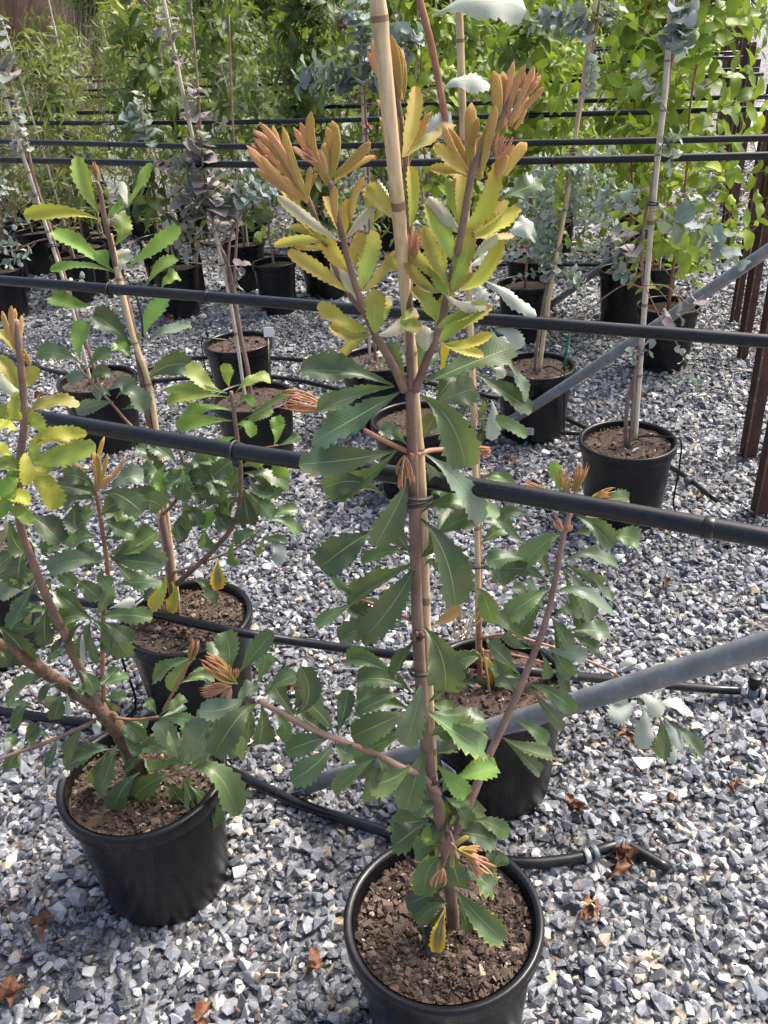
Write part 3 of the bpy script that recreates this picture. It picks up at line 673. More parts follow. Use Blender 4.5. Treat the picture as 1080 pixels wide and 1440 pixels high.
# ------------------------------------------------------------------ leaves
SHAPES = {
 'banksia': [(0, .05), (.12, .12), (.3, .40), (.5, .76), (.68, .98), (.8, 1.0), (.9, .86), (.96, .60), (1, .22)],
 'oblong': [(0, .12), (.1, .35), (.3, .78), (.55, 1.0), (.8, .95), (.93, .68), (1, .2)],
 'lance': [(0, .06), (.12, .35), (.3, .9), (.45, 1.0), (.65, .78), (.85, .36), (1, .02)],
 'ovate': [(0, .08), (.08, .4), (.25, .88), (.45, 1.0), (.7, .82), (.88, .45), (1, .04)],
 'round': [(0, .25), (.08, .6), (.25, .93), (.5, 1.0), (.75, .9), (.92, .58), (1, .12)],
}
def width_at(shape, t):
    S = SHAPES[shape]
    for (a, wa), (b, wb) in zip(S, S[1:]):
        if t <= b: return wa+(wb-wa)*(t-a)/(b-a)
    return S[-1][1]
def leaf_geo(mb, p0, pm, p2, width, nh, shape='banksia', teeth=True, cup=0.18, wave=0.10, nseg=20, cols=(-1, -.55, 0, .55, 1), seed=0, twist=0.0):
    rr = random.Random(seed); p0, pm, p2 = Vector(p0), Vector(pm), Vector(p2)
    pc = pm*2-(p0+p2)*0.5; nh = Vector(nh).normalized(); V = []; UV = []
    ph = rr.uniform(0, 6.28); ph2 = rr.uniform(0, 6.28); fr = rr.uniform(9, 15)
    for i in range(nseg+1):
        t = i/nseg; p = p0*(1-t)**2+pc*(2*t*(1-t))+p2*t*t
        T = ((pc-p0)*(1-t)+(p2-pc)*t); T = T.normalized() if T.length > 1e-9 else Vector((0, 0, 1))
        Nn = nh-T*nh.dot(T); Nn = Nn.normalized() if Nn.length > 1e-4 else T.orthogonal().normalized()
        W = T.cross(Nn); a = twist*(t-.4)
        W, Nn = W*math.cos(a)+Nn*math.sin(a), Nn*math.cos(a)-W*math.sin(a)
        hw = width*0.5*width_at(shape, t)
        for j, x in enumerate(cols):
            f = 1.0; sh = 0.0
            if teeth and abs(x) > .99 and .18 < t:
                f = rr.uniform(.99, 1.10) if (i % 2) else rr.uniform(.76, .88); sh = 0.006*(1.3 if i % 2 else -.4)*width*6
            off = cup*hw*(.45*x*x+.55*abs(x)) + wave*hw*abs(x)**1.5*math.sin(fr*t+(ph if x > 0 else ph2))
            if x == 0: off -= 0.02*width
            V.append(p+W*(hw*x*f)+Nn*off+T*sh); UV.append((x*.5+.5, t))
    nc = len(cols)
    Fc = [(i*nc+j, i*nc+j+1, (i+1)*nc+j+1, (i+1)*nc+j) for i in range(nseg) for j in range(nc-1)]
    mb.add(V, Fc, UV)
def finger_geo(mb, p0, pm, p2, width, nh, thick=0.4, seg=8, nseg=9):
    p0, pm, p2 = Vector(p0), Vector(pm), Vector(p2); pc = pm*2-(p0+p2)*0.5; V = []; UV = []
    S = [(0, .45), (.2, .75), (.5, .95), (.75, 1.0), (.9, .85), (.97, .55), (1, .15)]
    for i in range(nseg+1):
        t = i/nseg if i < nseg else 1.0; p = p0*(1-t)**2+pc*(2*t*(1-t))+p2*t*t
        T = ((pc-p0)*(1-t)+(p2-pc)*t).normalized(); Nn = nh-T*nh.dot(T); Nn.normalize(); W = T.cross(Nn)
        r = 0
        for (a, wa), (b, wb) in zip(S, S[1:]):
            if t <= b: r = wa+(wb-wa)*(t-a)/(b-a); break
        r *= width*.5
        for k in range(seg):
            q = 2*math.pi*k/seg; cx, cy = math.cos(q), math.sin(q)
            groove = -0.35*max(0, cy)**4
            V.append(p+W*(cx*r)+Nn*((cy*thick+groove*thick)*r)); UV.append((.5+.5*cx, t))
    Fc = [(i*seg+k, i*seg+(k+1) % seg, (i+1)*seg+(k+1) % seg, (i+1)*seg+k) for i in range(nseg) for k in range(seg)]
    Fc += [tuple(nseg*seg+k for k in range(seg))]; mb.add(V, Fc, UV)

# zoomed views of the photograph: origin and scale
VIEW = {'T': (320, 40, 2.348), 'M': (400, 480, 2.842), 'Lo': (400, 880, 2.7), 'Z': (0, 820, 3.0), 'K': (0, 760, 4.5), 'U': (0, 420, 2.571),
        'Rr': (640, 620, 2.88), 'Q': (0, 760, 2.0), 'W': (0, 180, 4.0), 'V': (600, 380, 4.236), 'X': (660, 180, 5.4), 'Y': (540, 0, 4.0), 'P': (0, 0, 1.0)}
def px(view, x, y):
    a, b, s = VIEW[view]; return a+x/s, b+y/s
COLS = {'dark': (.050, .092, .046), 'deep': (.034, .066, .036), 'mid': (.080, .140, .058), 'grey': (.115, .165, .115), 'bright': (.16, .30, .055),
        'lime': (.24, .33, .06), 'gold': (.34, .31, .07), 'orange': (.52, .40, .085), 'rust': (.58, .38, .12), 'pink': (.70, .40, .25), 'yellow': (.39, .41, .05), 'silver': (.36, .41, .38)}
class Plant:
    def __init__(self, name, label, base, cat, Y, group=None):
        self.root = empty(name, base, label, cat, group); self.Y = Y; self.k = 0
        self.seed = int(abs(base[0]*977+base[1]*613))
    def pt(self, view, x, y, dp=0.0):
        return aty(*px(view, x, y), self.Y-dp)
    def stem(self, view, pts, r0, r1, mat='bark', name='stem', dps=None, lump=0.0, seg=10):
        if dps is None: dps = [0]*len(pts)
        if not hasattr(dps, '__len__'): dps = [dps]*len(pts)
        P = curve([self.pt(view, x, y, d) for (x, y), d in zip(pts, dps)], 6)
        rad = taper(len(P), r0, r1)
        if lump:
            rr = random.Random(len(P)); rad = [r*(1+rr.uniform(-lump, lump)) for r in rad]
        b = MB(); b.tube(P, rad, seg); return b.build(name, M[mat], self.root)
    def leaf(self, view, b, m, t, w, kind='leaf', col='dark', dp0=0.0, dp=None, flip=False, shape='banksia', teeth=True, cup=None, roll=None):
        self.k += 1; rr = random.Random(self.seed+self.k*17)
        s = VIEW[view][2]
        P0 = self.pt(view, *b, dp0)
        zr = (P0-CAM).length/F_PX/s
        Lw = math.hypot(t[0]-b[0], t[1]-b[1])*zr
        down = (t[1]-b[1])/(math.hypot(t[0]-b[0], t[1]-b[1])+1e-6)
        if dp is None: dp = dp0 + Lw*(0.35*down+rr.uniform(-.28, .28))
        P2 = self.pt(view, *t, dp); Pm = self.pt(view, *m, dp0+(dp-dp0)*.55+Lw*.06)
        width = w*zr*(1.10 if kind in ('leaf', 'leaf_edge', 'leaf_yellow') else .98)*rr.uniform(.95, 1.1)
        if cup is None and kind == 'leaf_new': cup = rr.uniform(.25, .75)
        to = (CAM-P0).normalized(); nh = to*0.75+Vector((0, 0, 1))*0.55
        T = (P2-P0).normalized(); side = T.cross(to).normalized()
        nh += side*(rr.uniform(-.55, .55) if roll is None else roll)
        if flip: nh = -nh
        mb = MB()
        leaf_geo(mb, P0, Pm, P2, width, nh, shape, teeth, cup if cup is not None else rr.uniform(.05, .55), rr.uniform(.08, .28), 22, seed=self.seed+self.k, twist=rr.uniform(-.35, .35))
        o = mb.build('leaf', M[kind], self.root); c = COLS[col] if isinstance(col, str) else col
        j = rr.uniform(.85, 1.15); o.color = (c[0]*j*rr.uniform(.93, 1.07), c[1]*j, c[2]*j*rr.uniform(.9, 1.1), 1); return o
    def finger(self, view, b, t, w, col='orange', kind='velvet', dp0=0.0, dp=None, bend=0.10, name='young_leaf'):
        self.k += 1; rr = random.Random(self.seed+self.k*17); s = VIEW[view][2]
        P0 = self.pt(view, *b, dp0); zr = (P0-CAM).length/F_PX/s
        L = math.hypot(t[0]-b[0], t[1]-b[1]); Lw = L*zr
        if dp is None: dp = dp0+Lw*rr.uniform(-.3, .3)
        nx, ny = -(t[1]-b[1])/L, (t[0]-b[0])/L; k = rr.uniform(-bend, bend)*L
        m = ((b[0]+t[0])/2+nx*k, (b[1]+t[1])/2+ny*k)
        P2 = self.pt(view, *t, dp); Pm = self.pt(view, *m, (dp0+dp)/2)
        nh = (CAM-P0).normalized()+Vector((rr.uniform(-.6, .6), rr.uniform(-.4, .4), rr.uniform(-.2, .5)))
        mb = MB(); finger_geo(mb, P0, Pm, P2, w*zr*.76, nh, rr.uniform(.24, .42))
        o = mb.build(name, M[kind], self.root); c = COLS[col]; j = rr.uniform(.85, 1.15); o.color = (c[0]*j, c[1]*j*rr.uniform(.94, 1.06), c[2]*j, 1); return o
    def brush(self, view, b, t, n=12, spread=0.35, w=9, col='orange', dp0=0.0, name='flower_bud', lenvar=.35):
        """a brush of slim florets fanning from b towards t, one mesh"""
        self.k += 1; rr = random.Random(self.seed+self.k*17); s = VIEW[view][2]
        P0 = self.pt(view, *b, dp0); zr = (P0-CAM).length/F_PX/s
        A = self.pt(view, *t, dp0)-P0; L = A.length; ax = A.normalized(); e1 = ax.orthogonal().normalized(); e2 = ax.cross(e1)
        mb = MB(); n = int(n*2.1); w *= .54
        for i in range(n):
            q = i*2.4+rr.uniform(-.3, .3); sp = spread*math.sqrt((i+.5)/n); l = L*rr.uniform(.9-lenvar, 1.0)
            d = (ax+(e1*math.cos(q)+e2*math.sin(q))*sp).normalized()
            st = P0+ax*L*rr.uniform(0, .18); en = st+d*l; mid = st.lerp(en, .5)+(e1*math.cos(q+rr.uniform(-1, 1))+e2*math.sin(q))*l*rr.uniform(.02, .14)
            finger_geo(mb, st, mid, en, w*zr*rr.uniform(.7, 1.15), (e1*math.cos(q+1.5)+e2*math.sin(q+1.5)), .7, 6, 6)
        o = mb.build(name, M['floret'], self.root); c = COLS[col]; o.color = (*c, 1); return o
    def leaves(self, view, rows, fill=0, **kw):
        fr = random.Random(len(rows)*7+self.seed)
        for r in (rows if fill else ()):
            if fr.random() > fill: continue
            b, t = r[0], r[2]; a = fr.choice((-1, 1))*fr.uniform(.35, .9); dx, dy = (t[0]-b[0])*.85, (t[1]-b[1])*.85
            t2 = (b[0]+dx*math.cos(a)-dy*math.sin(a), b[1]+dx*math.sin(a)+dy*math.cos(a))
            k = dict(kw); k['dp0'] = kw.get('dp0', 0)-.012; k['dp'] = k['dp0']-fr.uniform(.0, .05); k['col'] = fr.choice(('dark', 'deep', 'mid')) if kw.get('kind', 'leaf') == 'leaf' else r[4]
            if isinstance(k['col'], str) and k['col'] == 'silver': continue
            self.leaf(view, b, ((b[0]+t2[0])/2+fr.uniform(-.1, .1)*dy, (b[1]+t2[1])/2+fr.uniform(-.1, .1)*dx), t2, r[3]*.85, **k)
        for r in rows:
            k = dict(kw)
            if len(r) > 4 and r[4]: k['col'] = r[4]
            if len(r) > 5: k.update(r[5])
            self.leaf(view, r[0], r[1], r[2], r[3], **k)
# ------------------------------------------------------------------ the tall banksia with orange shoots
mb_base = atz(636, 1305, .272)
A = Plant('banksia_plant', 'tall banksia with three orange velvety shoots, standing in front of the thick pipe', mb_base, 'plant', 0.93)
yb = mb_base.y
A.stem('P', [(638, 1308), (634, 1260), (625, 1180), (604, 1085), (592, 960), (586, 850), (583, 740), (580, 640), (577, 548)],
       0.0108, .0056, 'bark', dps=[.93-yb, .93-yb+.002, .0, 0, 0, 0, 0, 0, 0], lump=.05, seg=14)
kn = MB(); kc = aty(587, 893, .925)
for q_ in range(7): kn.tube([kc+Vector((math.cos(q_*.9)*.004, -.004, math.sin(q_*.9)*.005)), kc+Vector((math.cos(q_*.9)*.010, -.006, math.sin(q_*.9)*.007+.003))], [.0045, .0015], 6)
kn.build('pruning_scar', M['bark_rough'], A.root)
# three leaders of the crown
A.stem('T', [(585, 1195), (545, 1110), (488, 1010), (430, 870), (380, 690), (338, 505)], .0052, .0027, 'bark', 'branch', dps=[0, .01, .02, .03, .04, .05])
A.stem('T', [(452, 940), (395, 865), (340, 755), (300, 655), (262, 555), (205, 465)], .0036, .0024, 'bark', 'branch', dps=[.02, .02, .02, .02, .02, .02])
A.stem('T', [(605, 1195), (602, 1000), (600, 850), (603, 640), (588, 430), (562, 240), (545, 110)], .0046, .0025, 'bark', 'branch', dps=[0, 0, 0, -.02, -.03, -.03, -.03])
A.stem('T', [(620, 1195), (660, 1090), (700, 990), (727, 870), (772, 675), (805, 485), (840, 400), (905, 290), (950, 200)], .0052, .0024, 'bark', 'branch', dps=[0, .01, .02, .02, .03, .03, .03, .03, .03])
A.stem('M', [(490, 440), (400, 398), (320, 355)], .0030, .0026, 'stem_red', 'twig', dps=[0, .02, .04])
A.stem('M', [(525, 455), (580, 437), (640, 432), (735, 430)], .0032, .0026, 'stem_red', 'twig', dps=[0, -.02, -.05, -.08])
fing = [((250,550),(105,310),30,'pink'),((260,555),(150,320),30,'rust'),((265,560),(182,325),28,'orange'),((245,540),(62,385),26,'pink'),((250,545),(110,420),28,'rust'),
 ((262,565),(275,455),24,'orange'),((225,500),(85,335),26,'pink'),((235,520),(128,365),28,'rust'),
 ((322,490),(277,275),36,'orange'),((342,485),(345,305),42,'orange'),((330,495),(322,375),34,'gold'),((352,490),(472,375),36,'orange'),((318,470),(240,310),34,'pink'),((310,460),(215,390),26,'pink'),((325,480),(300,400),26,'pink'),
 ((412,625),(450,490),32,'orange'),((362,640),(355,520),30,'rust'),
 ((562,235),(478,35),30,'pink'),((566,235),(532,15),34,'rust'),((572,235),(578,70),36,'orange'),((560,225),(555,50),30,'orange'),
 ((580,430),(492,235),34,'orange'),((590,430),(672,275),24,'rust'),((580,425),(572,280),32,'gold'),
 ((805,490),(805,245),46,'orange'),((800,480),(712,320),30,'rust'),((835,490),(852,340),34,'orange'),((840,470),(885,255),38,'orange'),
 ((888,330),(878,140),44,'orange'),((905,330),(910,142),40,'rust'),((915,320),(945,108),26,'pink'),((925,300),(985,118),26,'pink'),((930,300),(1012,122),26,'pink'),((935,300),(1035,155),28,'pink'),((930,310),(965,195),30,'rust'),((940,310),(990,215),28,'rust'),
 ((915,485),(988,378),44,'orange'),((893,495),(918,412),30,'rust'),((820,480),(860,360),24,'pink')]
for b_, t_, w_, c_ in fing:
    if c_ != 'pink': w_ *= 1.12
    A.finger('T', b_, t_, w_, c_, dp0=(.045 if b_[0] < 450 else (-.03 if b_[0] < 600 else .03)))
fr_ = random.Random(21)
for b_, t_, w_, c_ in fing[:]:
    j_ = fr_.uniform(-30, 30); A.finger('T', (b_[0]+fr_.uniform(-8, 8), b_[1]+fr_.uniform(0, 25)), (t_[0]+j_, t_[1]+fr_.uniform(5, 60)), w_*.85, c_, dp0=(.045 if b_[0] < 450 else (-.03 if b_[0] < 600 else .03))-.012)
A.brush('T', (300, 440), (240, 395), 9, .6, 18, 'pink', .05)
A.brush('T', (885, 430), (920, 345), 11, .7, 18, 'pink', .03)
A.brush('T', (970, 240), (1015, 150), 9, .4, 18, 'pink', .03)
A.brush('T', (150, 430), (75, 370), 8, .5, 18, 'pink', .02)
A.brush('T', (610, 790), (616, 672), 14, .22, 12, 'pink', .01)
new = [((300,695),(225,600),(178,480),44,'orange'),((362,700),(260,630),(165,555),42,'gold',dict(flip=True)),((345,720),(270,670),(208,660),32,'orange'),
 ((385,695),(430,640),(497,565),42,'gold',dict(flip=True)),((385,690),(350,620),(318,555),44,'orange'),
 ((388,865),(300,800),(200,735),56,'orange'),((432,880),(385,830),(342,765),52,'gold',dict(flip=True)),((398,800),(350,740),(318,665),60,'orange'),
 ((440,860),(460,770),(487,668),68,'lime'),((445,868),(500,815),(553,735),32,'orange'),
 ((465,1000),(380,970),(300,908),60,'yellow'),((472,1012),(400,1020),(338,980),44,'gold'),((490,1005),(485,940),(492,862),74,'lime'),((500,1012),(570,980),(622,925),50,'gold',dict(flip=True)),
 ((580,425),(612,320),(622,192),56,'gold'),((545,625),(520,570),(498,505),52,'silver',dict(flip=True,dp0=-.02)),((538,612),(500,560),(462,520),58,'gold'),((602,655),(612,560),(602,455),46,'yellow'),
 ((802,488),(745,440),(683,382),48,'orange'),((772,675),(715,620),(660,558),56,'gold',dict(flip=True)),((768,665),(775,560),(775,442),70,'gold'),((778,665),(850,590),(892,438),62,'yellow'),
 ((800,690),(880,660),(965,595),72,'yellow'),((800,682),(865,630),(925,568),44,'gold'),((812,755),(850,710),(890,680),44,'silver',dict(flip=True)),((770,862),(850,810),(908,685),58,'yellow'),
 ((740,858),(780,770),(802,665),66,'lime'),((742,760),(700,670),(655,575),74,'lime'),((722,840),(680,750),(648,655),50,'gold'),((705,870),(640,840),(588,755),46,'gold'),
 ((722,880),(790,910),(868,910),42,'gold',dict(flip=True)),((700,1035),(780,975),(872,922),78,'lime'),((712,1042),(790,1045),(872,1008),46,'yellow'),((730,885),(705,810),(712,725),74,'lime'),
 ((692,965),(660,910),(610,860),62,'lime'),((655,1065),(650,1020),(655,982),66,'silver',dict(flip=True)),((570,965),(600,985),(640,985),56,'lime'),((560,800),(540,780),(520,770),50,'gold'),
 ((690,990),(760,960),(830,925),56,'lime'),((760,640),(740,540),(745,500),40,'lime'),((480,640),(470,560),(455,520),44,'gold')]
A.leaves('T', new, kind='leaf_new', shape='oblong', dp0=.03, fill=.35)
# mature leaves
A.leaves('M', [((440,180),(260,125),(65,115),112,'deep'),((465,200),(305,290),(108,405),150,'dark'),((450,435),(270,470),(58,490),118,'deep'),((395,612),(275,560),(155,590),104,'deep',dict(dp0=-.01)),
 ((560,165),(730,92),(915,18),150,'dark'),((540,215),(660,320),(725,505),140,'mid'),((600,250),(680,215),(765,185),118,'grey'),((560,450),(690,560),(792,722),100,'grey'),
 ((492,560),(445,670),(362,820),128,'dark'),((360,755),(260,815),(140,905),140,'deep'),((545,710),(640,850),(685,1055),158,'dark'),((527,880),(445,1030),(308,1198),140,'dark'),
 ((545,690),(660,645),(862,690),86,'mid'),((600,780),(680,725),(765,695),96,'mid'),((505,862),(420,840),(308,885),60,'mid'),((490,415),(440,370),(380,350),62,'grey',dict(dp0=-.02)),
 ((530,410),(570,350),(603,295),70,'deep',dict(dp0=-.02)),((508,855),(470,800),(438,768),56,'dark'),((547,862),(582,830),(622,765),66,'deep'),((495,180),(445,90),(400,8),78,'deep',dict(dp0=-.02)),
 ((525,130),(540,70),(572,10),60,'mid',dict(dp0=-.02)),((480,1130),(370,1130),(215,1185),92,'dark'),((560,900),(590,880),(640,920),40,'mid'),((545,470),(590,520),(600,560),50,'grey',dict(dp0=-.02)),((570,620),(620,600),(650,640),60,'mid',dict(dp0=-.03))], kind='leaf', fill=.35)
tw = [((285,1025),(235,985),(185,945),46,'grey'),((285,1020),(335,955),(402,930),54,'mid'),((280,1040),(205,1085),(122,1130),50,'mid'),((290,1030),(340,1040),(380,1065),34,'grey'),((300,1040),(290,1090),(270,1130),40,'mid')]
A.leaves('M', tw, dp0=-.06)
A.stem('M', [(500, 1110), (420, 1075), (340, 1045), (280, 1028)], .0028, .0020, 'stem_red', 'twig', dps=[0, -.03, -.05, -.06])
A.brush('M', (480, 455), (488, 585), 13, .35, 20, 'pink', .03); A.brush('M', (500, 450), (520, 465), 6, .9, 16, 'pink', .02)
A.brush('M', (735, 432), (825, 440), 11, .3, 18, 'pink', -.08); A.brush('M', (205, 275), (-5, 235), 12, .25, 18, 'pink', -.25); 
A.leaves('Lo', [((528,5),(595,110),(612,248),142,'dark'),((500,50),(450,120),(415,200),72,'dark'),((478,320),(380,365),(255,422),106,'mid'),((445,415),(350,455),(262,505),90,'mid'),((527,195),(500,320),(458,455),92,'grey'),
 ((540,322),(640,395),(760,475),128,'mid',dict(kind='leaf_edge')),((535,452),(500,570),(462,700),98,'mid'),((575,522),(635,585),(695,645),70,'bright'),((480,255),(400,205),(275,205),90,'dark'),((420,185),(330,130),(235,115),66,'mid'),
 ((540,295),(590,260),(625,215),58,'deep'),((640,580),(720,560),(810,540),88,'bright',dict(kind='leaf_edge')),((620,765),(590,712),(550,670),80,'bright',dict(kind='leaf_edge')),((630,762),(690,722),(745,675),82,'mid',dict(kind='leaf_edge')),
 ((628,815),(580,812),(520,790),70,'bright'),((630,790),(720,790),(805,820),86,'dark'),((548,735),(480,785),(410,840),104,'dark'),((595,830),(540,835),(490,850),82,'mid'),((602,880),(550,920),(528,1025),88,'mid',dict(kind='leaf_edge')),
 ((630,850),(645,920),(665,995),92,'dark'),((690,920),(740,955),(790,1000),98,'mid',dict(kind='leaf_edge')),((720,740),(780,750),(852,795),58,'mid'),((770,935),(810,900),(842,872),48,'mid',dict(roll=.9)),
 ((648,1000),(725,1090),(832,1195),86,'mid',dict(kind='leaf_edge',dp0=.01)),((617,1052),(560,1075),(503,1125),64,'mid',dict(dp0=.01)),((612,1070),(590,1150),(578,1240),56,'dark',dict(kind='leaf_yellow',dp0=.01)),((592,1010),(530,1030),(462,1060),68,'deep'),
 ((600,665),(540,685),(483,705),68,'mid'),((612,650),(650,665),(700,655),58,'mid'),((560,420),(590,400),(640,410),60,'mid'),((580,480),(610,460),(650,440),50,'grey'),((545,600),(520,620),(500,660),50,'dark'),
 ((620,700),(600,760),(560,790),70,'dark'),((640,690),(670,700),(700,760),60,'mid'),((590,640),(620,600),(640,560),46,'mid')], fill=.4)
A.stem('P', [(628, 1195), (632, 1170), (640, 1195), (645, 1210)], .0032, .0024, 'bark', 'twig', dps=[0, .02, .05, .07])
A.brush('Lo', (690, 870), (775, 930), 7, .55, 26, 'pink', .08, lenvar=.5); A.brush('Lo', (660, 850), (745, 870), 6, .5, 26, 'orange', .08, lenvar=.5); A.brush('Lo', (600, 920), (578, 990), 5, .3, 24, 'pink', .08, lenvar=.5)
A.stem('Lo', [(635, 825), (615, 880), (598, 930)], .0018, .0014, 'stem_red', 'twig', dps=.075); A.stem('Lo', [(635, 825), (665, 860), (700, 880)], .0018, .0014, 'stem_red', 'twig', dps=.075)
for b_, t_, c_ in (((640, 850), (700, 800), 'lime'), ((645, 860), (640, 920), 'lime'), ((660, 860), (735, 870), 'gold')): A.finger('Lo', b_, t_, 26, c_, dp0=.07)
# branch reaching left, ends in an orange brush
A.stem('Lo', [(585, 640), (520, 570), (440, 535), (350, 490), (260, 455), (185, 425), (100, 390), (0, 340), (-95, 285)], .0052, .0034, 'stem_pink', 'branch', dps=[0, .02, .03, .04, .05, .06, .07, .08, .09])
A.leaves('Lo', [((190,420),(100,440),(5,478),84,'dark'),((187,440),(125,520),(25,590),84,'dark'),((190,415),(145,345),(75,280),74,'dark'),((197,410),(225,330),(240,242),60,'deep'),((30,330),(65,250),(68,155),66,'deep'),((38,330),(85,280),(122,215),62,'dark'),
 ((190,440),(220,475),(262,492),66,'mid'),((332,508),(262,560),(185,628),68,'mid',dict(kind='leaf_edge')),((482,530),(410,580),(325,605),104,'mid'),((352,500),(375,545),(372,595),58,'dark'),((442,260),(360,285),(270,332),58,'deep')], dp0=.06, fill=.5)
A.leaves('Q', [((640,392),(645,320),(635,255),60,'mid'),((670,372),(715,320),(768,255),58,'dark'),((628,460),(585,520),(535,602),84,'grey'),((716,460),(665,505),(600,605),66,'dark'),((735,460),(738,520),(728,572),64,'mid'),((742,440),(785,400),(832,380),54,'dark'),
 ((830,490),(868,440),(850,358),64,'deep'),((742,405),(710,415),(670,430),56,'grey'),((722,400),(742,355),(745,318),50,'mid'),((760,470),(800,520),(790,560),40,'mid'),((700,430),(640,470),(560,480),60,'grey'),((690,440),(700,500),(690,560),50,'dark')], dp0=.085, fill=.5)
A.brush('Q', (670, 405), (575, 330), 12, .3, 17, 'orange', .09); A.brush('Q', (655, 410), (565, 425), 9, .25, 15, 'pink', .09); A.brush('Q', (650, 415), (628, 460), 7, .3, 14, 'pink', .09); A.brush('Q', (650, 400), (655, 355), 6, .3, 12, 'orange', .09)
# branch leaning right and away
RB = [(75, 1430), (130, 1290), (200, 1140), (270, 980), (320, 860), (370, 720), (410, 540), (440, 380), (468, 285), (480, 215)]
A.stem('P', [(629, 1215), (645, 1165), (666, 1115), (685, 1065)], .0068, .0062, 'stem_pink', 'branch', dps=[0, 0, -.02, -.04])
A.stem('Rr', RB, .0064, .0034, 'stem_pink', 'branch', dps=[-.02, -.04, -.06, -.08, -.10, -.12, -.14, -.16, -.17, -.18])
rl = [((430,380),(360,415),(270,515),88,'mid'),((437,490),(540,460),(655,505),66,'grey'),((437,515),(510,605),(548,725),80,'grey'),((490,305),(560,345),(640,430),86,'dark'),((600,400),(680,385),(748,408),84,'mid'),((382,600),(300,645),(210,715),96,'mid'),
 ((402,620),(490,610),(645,705),70,'grey'),((402,710),(450,685),(515,705),54,'dark'),((392,715),(435,785),(475,872),74,'mid'),((460,770),(540,765),(625,778),84,'dark'),((372,580),(300,525),(185,520),60,'deep'),((292,480),(210,470),(128,495),82,'dark'),
 ((362,850),(450,855),(535,872),64,'grey'),((350,860),(368,910),(370,965),42,'mid'),((312,840),(240,770),(165,705),56,'dark'),((290,985),(390,1020),(485,1098),64,'mid'),((242,1130),(310,1165),(375,1222),54,'mid'),((192,1200),(290,1250),(395,1275),70,'mid',dict(kind='leaf_edge')),
 ((272,960),(200,880),(135,815),70,'dark'),((370,690),(335,640),(295,555),40,'grey'),((480,382),(510,370),(545,380),30,'mid'),((392,840),(430,900),(472,955),58,'mid'),((432,215),(415,150),(402,85),52,'bright'),((560,255),(640,235),(705,235),70,'mid'),
 ((300,300),(240,290),(180,310),60,'dark'),((300,700),(260,740),(230,760),50,'dark'),((300,420),(230,370),(190,280),44,'mid'),((560,560),(600,600),(640,640),40,'grey'),((400,560),(360,500),(340,440),40,'mid'),((250,1030),(210,990),(160,980),44,'dark')]
for r in rl:
    v_ = r[0][1]; d_ = -.18+ (v_-215)/(1430-215)*.16
    k_ = dict(r[5]) if len(r) > 5 else {}; k_['dp0'] = d_
    A.leaf('Rr', r[0], r[1], r[2], r[3], col=r[4], **k_)
    if r[3] > 55 and v_ > 420: A.leaf('Rr', r[0], ((r[0][0]*1.1+r[2][0]*.9)/2, (r[0][1]+r[2][1])/2+50), (r[0][0]*.25+r[2][0]*.75, r[2][1]+70), r[3]*.8, col='dark', dp0=d_-.02)
for b_, t_, n_ in (((405, 228), (272, 188), 12), ((450, 225), (438, 115), 10), ((482, 215), (522, 95), 16), ((530, 240), (640, 215), 13)): A.brush('Rr', b_, t_, n_, .28, 11, 'orange', -.18)
A.brush('Rr', (435, 365), (400, 315), 6, .3, 16, 'pink', -.16); A.brush('Rr', (445, 375), (472, 335), 6, .3, 16, 'pink', -.16); A.brush('Rr', (520, 310), (585, 322), 6, .3, 14, 'pink', -.16)
cane([aty(618, 1250, .955), aty(610, 1080, .948), aty(601, 900, .944), aty(594, 700, .938), aty(583, 560, .946), aty(573, 440, .935), aty(553, 220, .900), aty(531, 0, .890), aty(522, -90, .885)], .0044, .0078, 'pale bamboo cane tied to the tall orange-tipped banksia', nodes=7, seg=14)
for (u, v, k) in ((585, 706, 2), (592, 942, 1), (607, 1093, 1)):
    tie(aty(u+2, v, .932), (0, .1, 1), .0155 if k == 2 else .0145, ('double black rubber tie round cane and banksia stem below the thick pipe' if k == 2 else ('thin dark tie round cane and banksia stem amid the foliage' if v < 1000 else 'thin dark tie low on the banksia stem above its pot')), n=k)

# ------------------------------------------------------------------ banksia with the rough brown trunk
lb = atz(200, 1098, .265)
B = Plant('banksia_plant', 'leaning banksia with thick rough brown trunk and yellow-green young shoots', lb, 'plant', lb.y)
B.stem('P', [(201, 1102), (188, 1068), (168, 1030), (147, 1003), (128, 985)], .0185, .0150, 'bark_rough', 'trunk', dps=[0, .01, .02, .03, .03], lump=.13, seg=16)
B.stem('P', [(140, 995), (112, 978), (70, 950), (38, 928), (0, 905), (-40, 890)], .0130, .009, 'bark_rough', 'limb', dps=[.03, .05, .07, .09, .10, .12], lump=.07, seg=12)
B.stem('P', [(142, 998), (118, 950), (100, 915), (88, 885), (72, 855), (50, 800), (28, 735), (28, 650), (34, 590), (28, 500), (22, 450)], .0095, .0040, 'bark', 'limb', dps=[.03, .05, .07, .09, .11, .14, .17, .19, .20, .21, .21], lump=.05)
B.stem('P', [(146, 985), (144, 930), (146, 860), (152, 809), (142, 735), (135, 690)], .0048, .0032, 'stem_red', 'limb', dps=[.03, .04, .05, .06, .07, .08])
B.stem('P', [(142, 1010), (110, 1025), (75, 1040), (35, 1055), (-10, 1070)], .0042, .0030, 'stem_pink', 'twig', dps=[.03, .06, .08, .10, .12])
B.stem('P', [(150, 1008), (190, 1012), (222, 1008)], .0030, .0022, 'stem_red', 'twig', dps=[.03, .05, .07]); B.stem('P', [(200, 1088), (225, 1092), (258, 1086)], .0045, .0028, 'stem_red', 'twig', dps=[.01, .04, .07])
